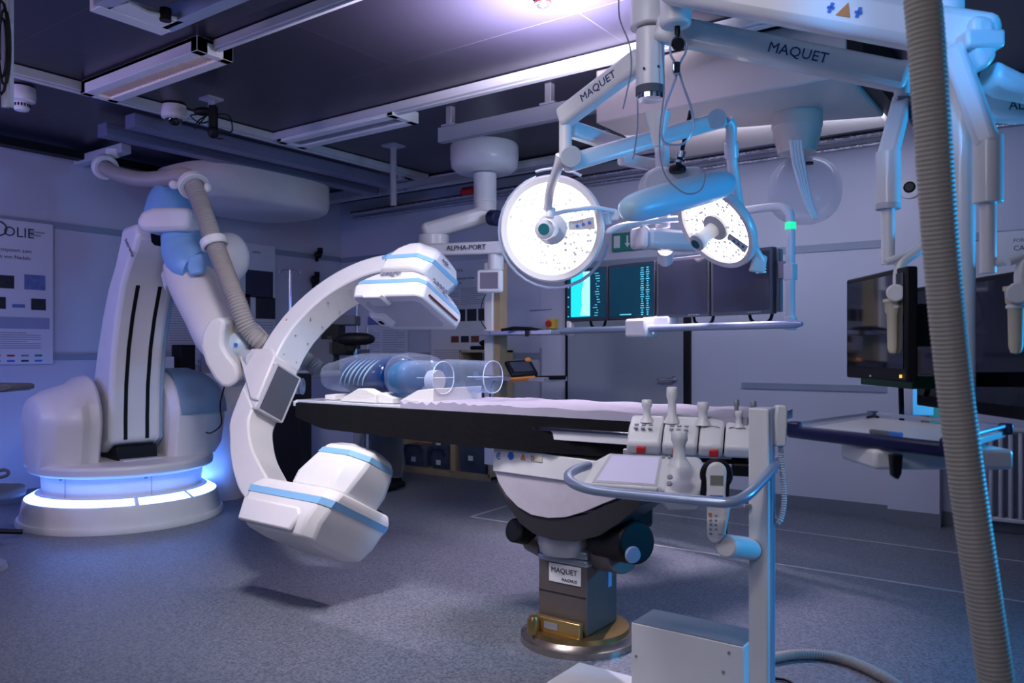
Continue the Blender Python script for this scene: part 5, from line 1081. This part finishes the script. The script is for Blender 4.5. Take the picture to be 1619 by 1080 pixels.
# grey cupboard, wrapped equipment, black cart
cb_ = thing('grey_cupboard', 'plain light grey cupboard standing behind the tube housing of the C-shaped arm', 'cupboard', P(535, 760, 7.6))
f = Frame(P(524, 760, 7.6), WF.ax); f.o.z = 0
MB().box((0, .2, .52), (.66, .45, 1.04), f).build('body', GREY if 0 else mat('cupboard_grey', (.36, .37, .42), .5), cb_, .004)
MB().box((-.33, -.03, .5), (.02, .02, .98), f).build('door_edge', RAILM, cb_)
we = thing('wrapped_equipment', 'dark equipment wrapped in clear plastic film between the cupboard and the wooden cabinet', 'equipment', P(608, 750, 7.3))
f = Frame(P(606, 745, 7.5), WF.ax); f.o.z = 0
MB().box((0, 0, .35), (.26, .25, .66), f).box((.05, -.05, .05), (.3, .3, .06), f).build('black_body', BLACK, we, .02)
bgm = MB(); v = []
for k in range(7):
    z = .12+.13*k; rr0 = (.18, .21, .20, .19, .18, .15, .06)[k]
    v += [f.w((rr0*(1+.12*math.sin(5*a+k))*math.cos(a), rr0*(1+.15*math.sin(7*a-k))*math.sin(a), z)) for a in [2*math.pi*i/24 for i in range(24)]]
bgm.hull(v, 24).build('plastic_wrap', BAG, we, 0, 60)
bc = thing('black_cart', 'tall black cart behind the C-shaped arm at the head of the table', 'cart', P(455, 760, 6.2))
f = Frame(P(458, 760, 6.3), (RV, FV, UV)); f.o.z = 0.03
MB().box((0, 0, .56), (.26, .35, 1.05), f).build('body', BLACK, bc, .01)
MB().box((0, -.02, .02), (.30, .40, .05), f).build('foot', BLACK, bc, .01)
# saddle stool seen over the phantom
so = thing('saddle_stool', 'black padded head of a tall stool on a chrome stem behind the clear phantoms', 'stool', P(562, 700, 6.2))
z0 = P(562, 536, 6.2); MB().ball((0, 0, 0), (.15, .12, .05), Frame(z0, (RV, FV, UV)), 28, 12, .8).build('padded_seat', BLACK, so)
MB().prism([(-.09, -.02), (.03, -.02), (-.0, -.10), (-.06, -.10)], 1, -.05, .05, Frame(z0, (RV, FV, UV))).build('seat_support', BLACK, so, .01)
MB().tube([z0, V((z0.x, z0.y, .04))], .014, 14).lathe([(0, 0), (.22, 0), (.21, .03), (.03, .05), (0, .05)], (z0.x, z0.y, 0), seg=32).build('stem', CHROME, so)
# equipment trolley with dark instruments
et = thing('equipment_trolley', 'dark trolley loaded with black instruments and thin poles behind the C-shaped arm opening', 'trolley', P(520, 700, 7.2))
f = Frame(P(530, 600, 6.7), (RV, FV, UV)); f.o.z = 0
for i, (x_, z_, w_, h_) in enumerate(((-.12, 1.28, .26, .30), (.08, 1.32, .22, .12), (.10, 1.55, .18, .08), (-.02, 1.45, .16, .14), (.22, 1.22, .10, .18))):
    MB().box((x_, 0, z_), (w_, .25, h_), f).build('instrument', BLACK if i % 2 else PANEL, et, .01)
for x_ in (-.25, .25): MB().tube([f.w((x_, .1, .03)), f.w((x_, .1, 1.5))], .013, 8).build('post', GREY, et)
MB().tube([f.w((.18, 0, 1.2)), f.w((.18, 0, 1.95))], .008, 8).build('pole', ALU, et); MB().box((0, 0, 1.12), (.56, .35, .03), f).build('tray', GREY, et); MB().box((0, 0, .25), (.56, .35, .03), f).build('tray', GREY, et)
# drip stand
iv = thing('drip_stand', 'thin chrome drip stand with hooked crossbar in the far left corner', 'drip stand', V((P(458, 600, 8.6).x, P(458, 600, 8.6).y, 0)))
tpv = P(458, 427, 8.6); bx = iv.location
MB().tube([V((bx.x, bx.y, .03)), tpv], .010, 10).tube([tpv+RV*.015, V((bx.x, bx.y, .03))+RV*.015], .006, 6).build('pole', CHROME, iv)
MB().tube(cr([tpv-RV*.11+UV*(-.01), tpv-RV*.10+UV*(-.035), tpv-RV*.07+UV*(0), tpv, tpv+RV*.07, tpv+RV*.10+UV*(-.035), tpv+RV*.12+UV*(-.01)], 4), .006, 6).build('hook_bar', CHROME, iv)
for a in range(5): MB().tube([V((bx.x, bx.y, .05)), V((bx.x+.22*math.cos(a*1.257), bx.y+.22*math.sin(a*1.257), .02))], .012, 8).build('foot', GREY, iv)
for x_, y_, s_, lab in ((503, 403, .05, 'black clip hanging on the back wall strip'), (498, 443, .065, 'black lamp clamp on the back wall below the clip')):
    c = PY(x_ if x_ > 540 else 548, y_, YB-.05) if 0 else PX(x_, y_, XL+.06)
    fr = Frame(c, ((0, 1, 0), (1, 0, 0), (0, 0, 1)))
    tag(MB().ball((0, 0, 0), (s_, .04, s_*.9), fr, 12, 8).box((.03, 0, s_), (.05, .04, .07), fr).box((-.02, 0, -s_), (.03, .03, .06), fr).build('wall_clamp', BLACK), lab.replace('back', 'left'), 'clamp')
# things behind the robot
bt_ = thing('side_cabinet', 'low white cabinet behind the robot with a small device on it', 'cabinet', V((P(262, 700, 7.7).x, P(262, 700, 7.7).y, 0)))
f = Frame(P(275, 590, 7.7), ((0, 1, 0), (-1, 0, 0), (0, 0, 1))); zz = f.o.z; f.o.z = 0
MB().box((0, 0, zz/2), (.75, .40, zz), f).build('body', LGREY, bt_, .005)
dv = tag(MB().box((-.17, 0, zz+.08), (.22, .22, .16), f).build('white_device', WHITE, None, .01), 'small white box device standing on the low cabinet behind the robot', 'device')
tag(MB().box((.10, 0, zz+.14), (.16, .16, .27), f).build('black_device', BLACK, None, .01), 'black upright device beside the white box behind the robot', 'device')
f = Frame(P(350, 740, 7.15), (RV, FV, UV)); f.o.z = 0
cc2 = thing('control_cabinet', 'white control cabinet lit blue between the robot and the C-shaped arm', 'cabinet', f.o)
v = []
for z, k in ((.0, .95), (.1, 1), (.70, 1), (.92, .86), (1.0, .6)): v += [f.w((x_*k, y_*k, z)) for x_, y_ in sup(0, 0, .24, .28, .6, 24)]
MB().hull(v, 24).build('shell', WHITE, cc2, 0, 50)
MB().tube(cr([P(355, 610, 6.2), P(348, 640, 6.2), P(350, 670, 6.2), P(335, 684, 6.3), P(326, 684, 6.4)], 5), .006, 6).build('cable', BLACK, cc2)
# left edge things
wt = thing('wall_tray', 'grey tray arm reaching in from the left edge above the chair', 'tray', P(-10, 630, 4.6))
MB().prism([(-.30, -.035), (.13, -.012), (.16, .0), (.16, .025), (.13, .03), (-.30, .035)], 1, -.12, .12, Frame(P(-8, 615, 4.6), (RV, FV, UV))).build('tray', PANEL, wt, .008)
MB().tube([P(-50, 615, 4.7), V((P(-50, 615, 4.7).x, P(-50, 615, 4.7).y, .02))], .02, 12).lathe([(0, 0), (.2, 0), (.19, .03), (0, .04)], V((P(-50, 615, 4.7).x, P(-50, 615, 4.7).y, 0)), seg=24).build('stand', GREY, wt)
st = thing('office_stool', 'dark low stool with looped foot bar at the left edge of the photo', 'stool', V((P(-30, 830, 5.4).x, P(-30, 830, 5.4).y, 0)))
q_ = st.location
MB().box((0, 0, .33), (.42, .36, .09), Frame(q_, (RV, FV, UV))).build('seat', PANEL, st, .03)
MB().tube([q_+UV*.05, q_+UV*.34], .03, 14).build('gas_column', BLACK, st)
for a in range(5): MB().tube([q_+UV*.08, q_+V((.24*math.cos(a*1.257), .24*math.sin(a*1.257), .04))], .018, 8).build('foot', BLACK, st)
MB().tube(cr([P(-10, 748, 5.5), P(5, 743, 5.5), P(13, 746, 5.5), P(10, 752, 5.5), P(-10, 757, 5.5)], 5), .012, 8).build('lever_loop', PANEL, st)
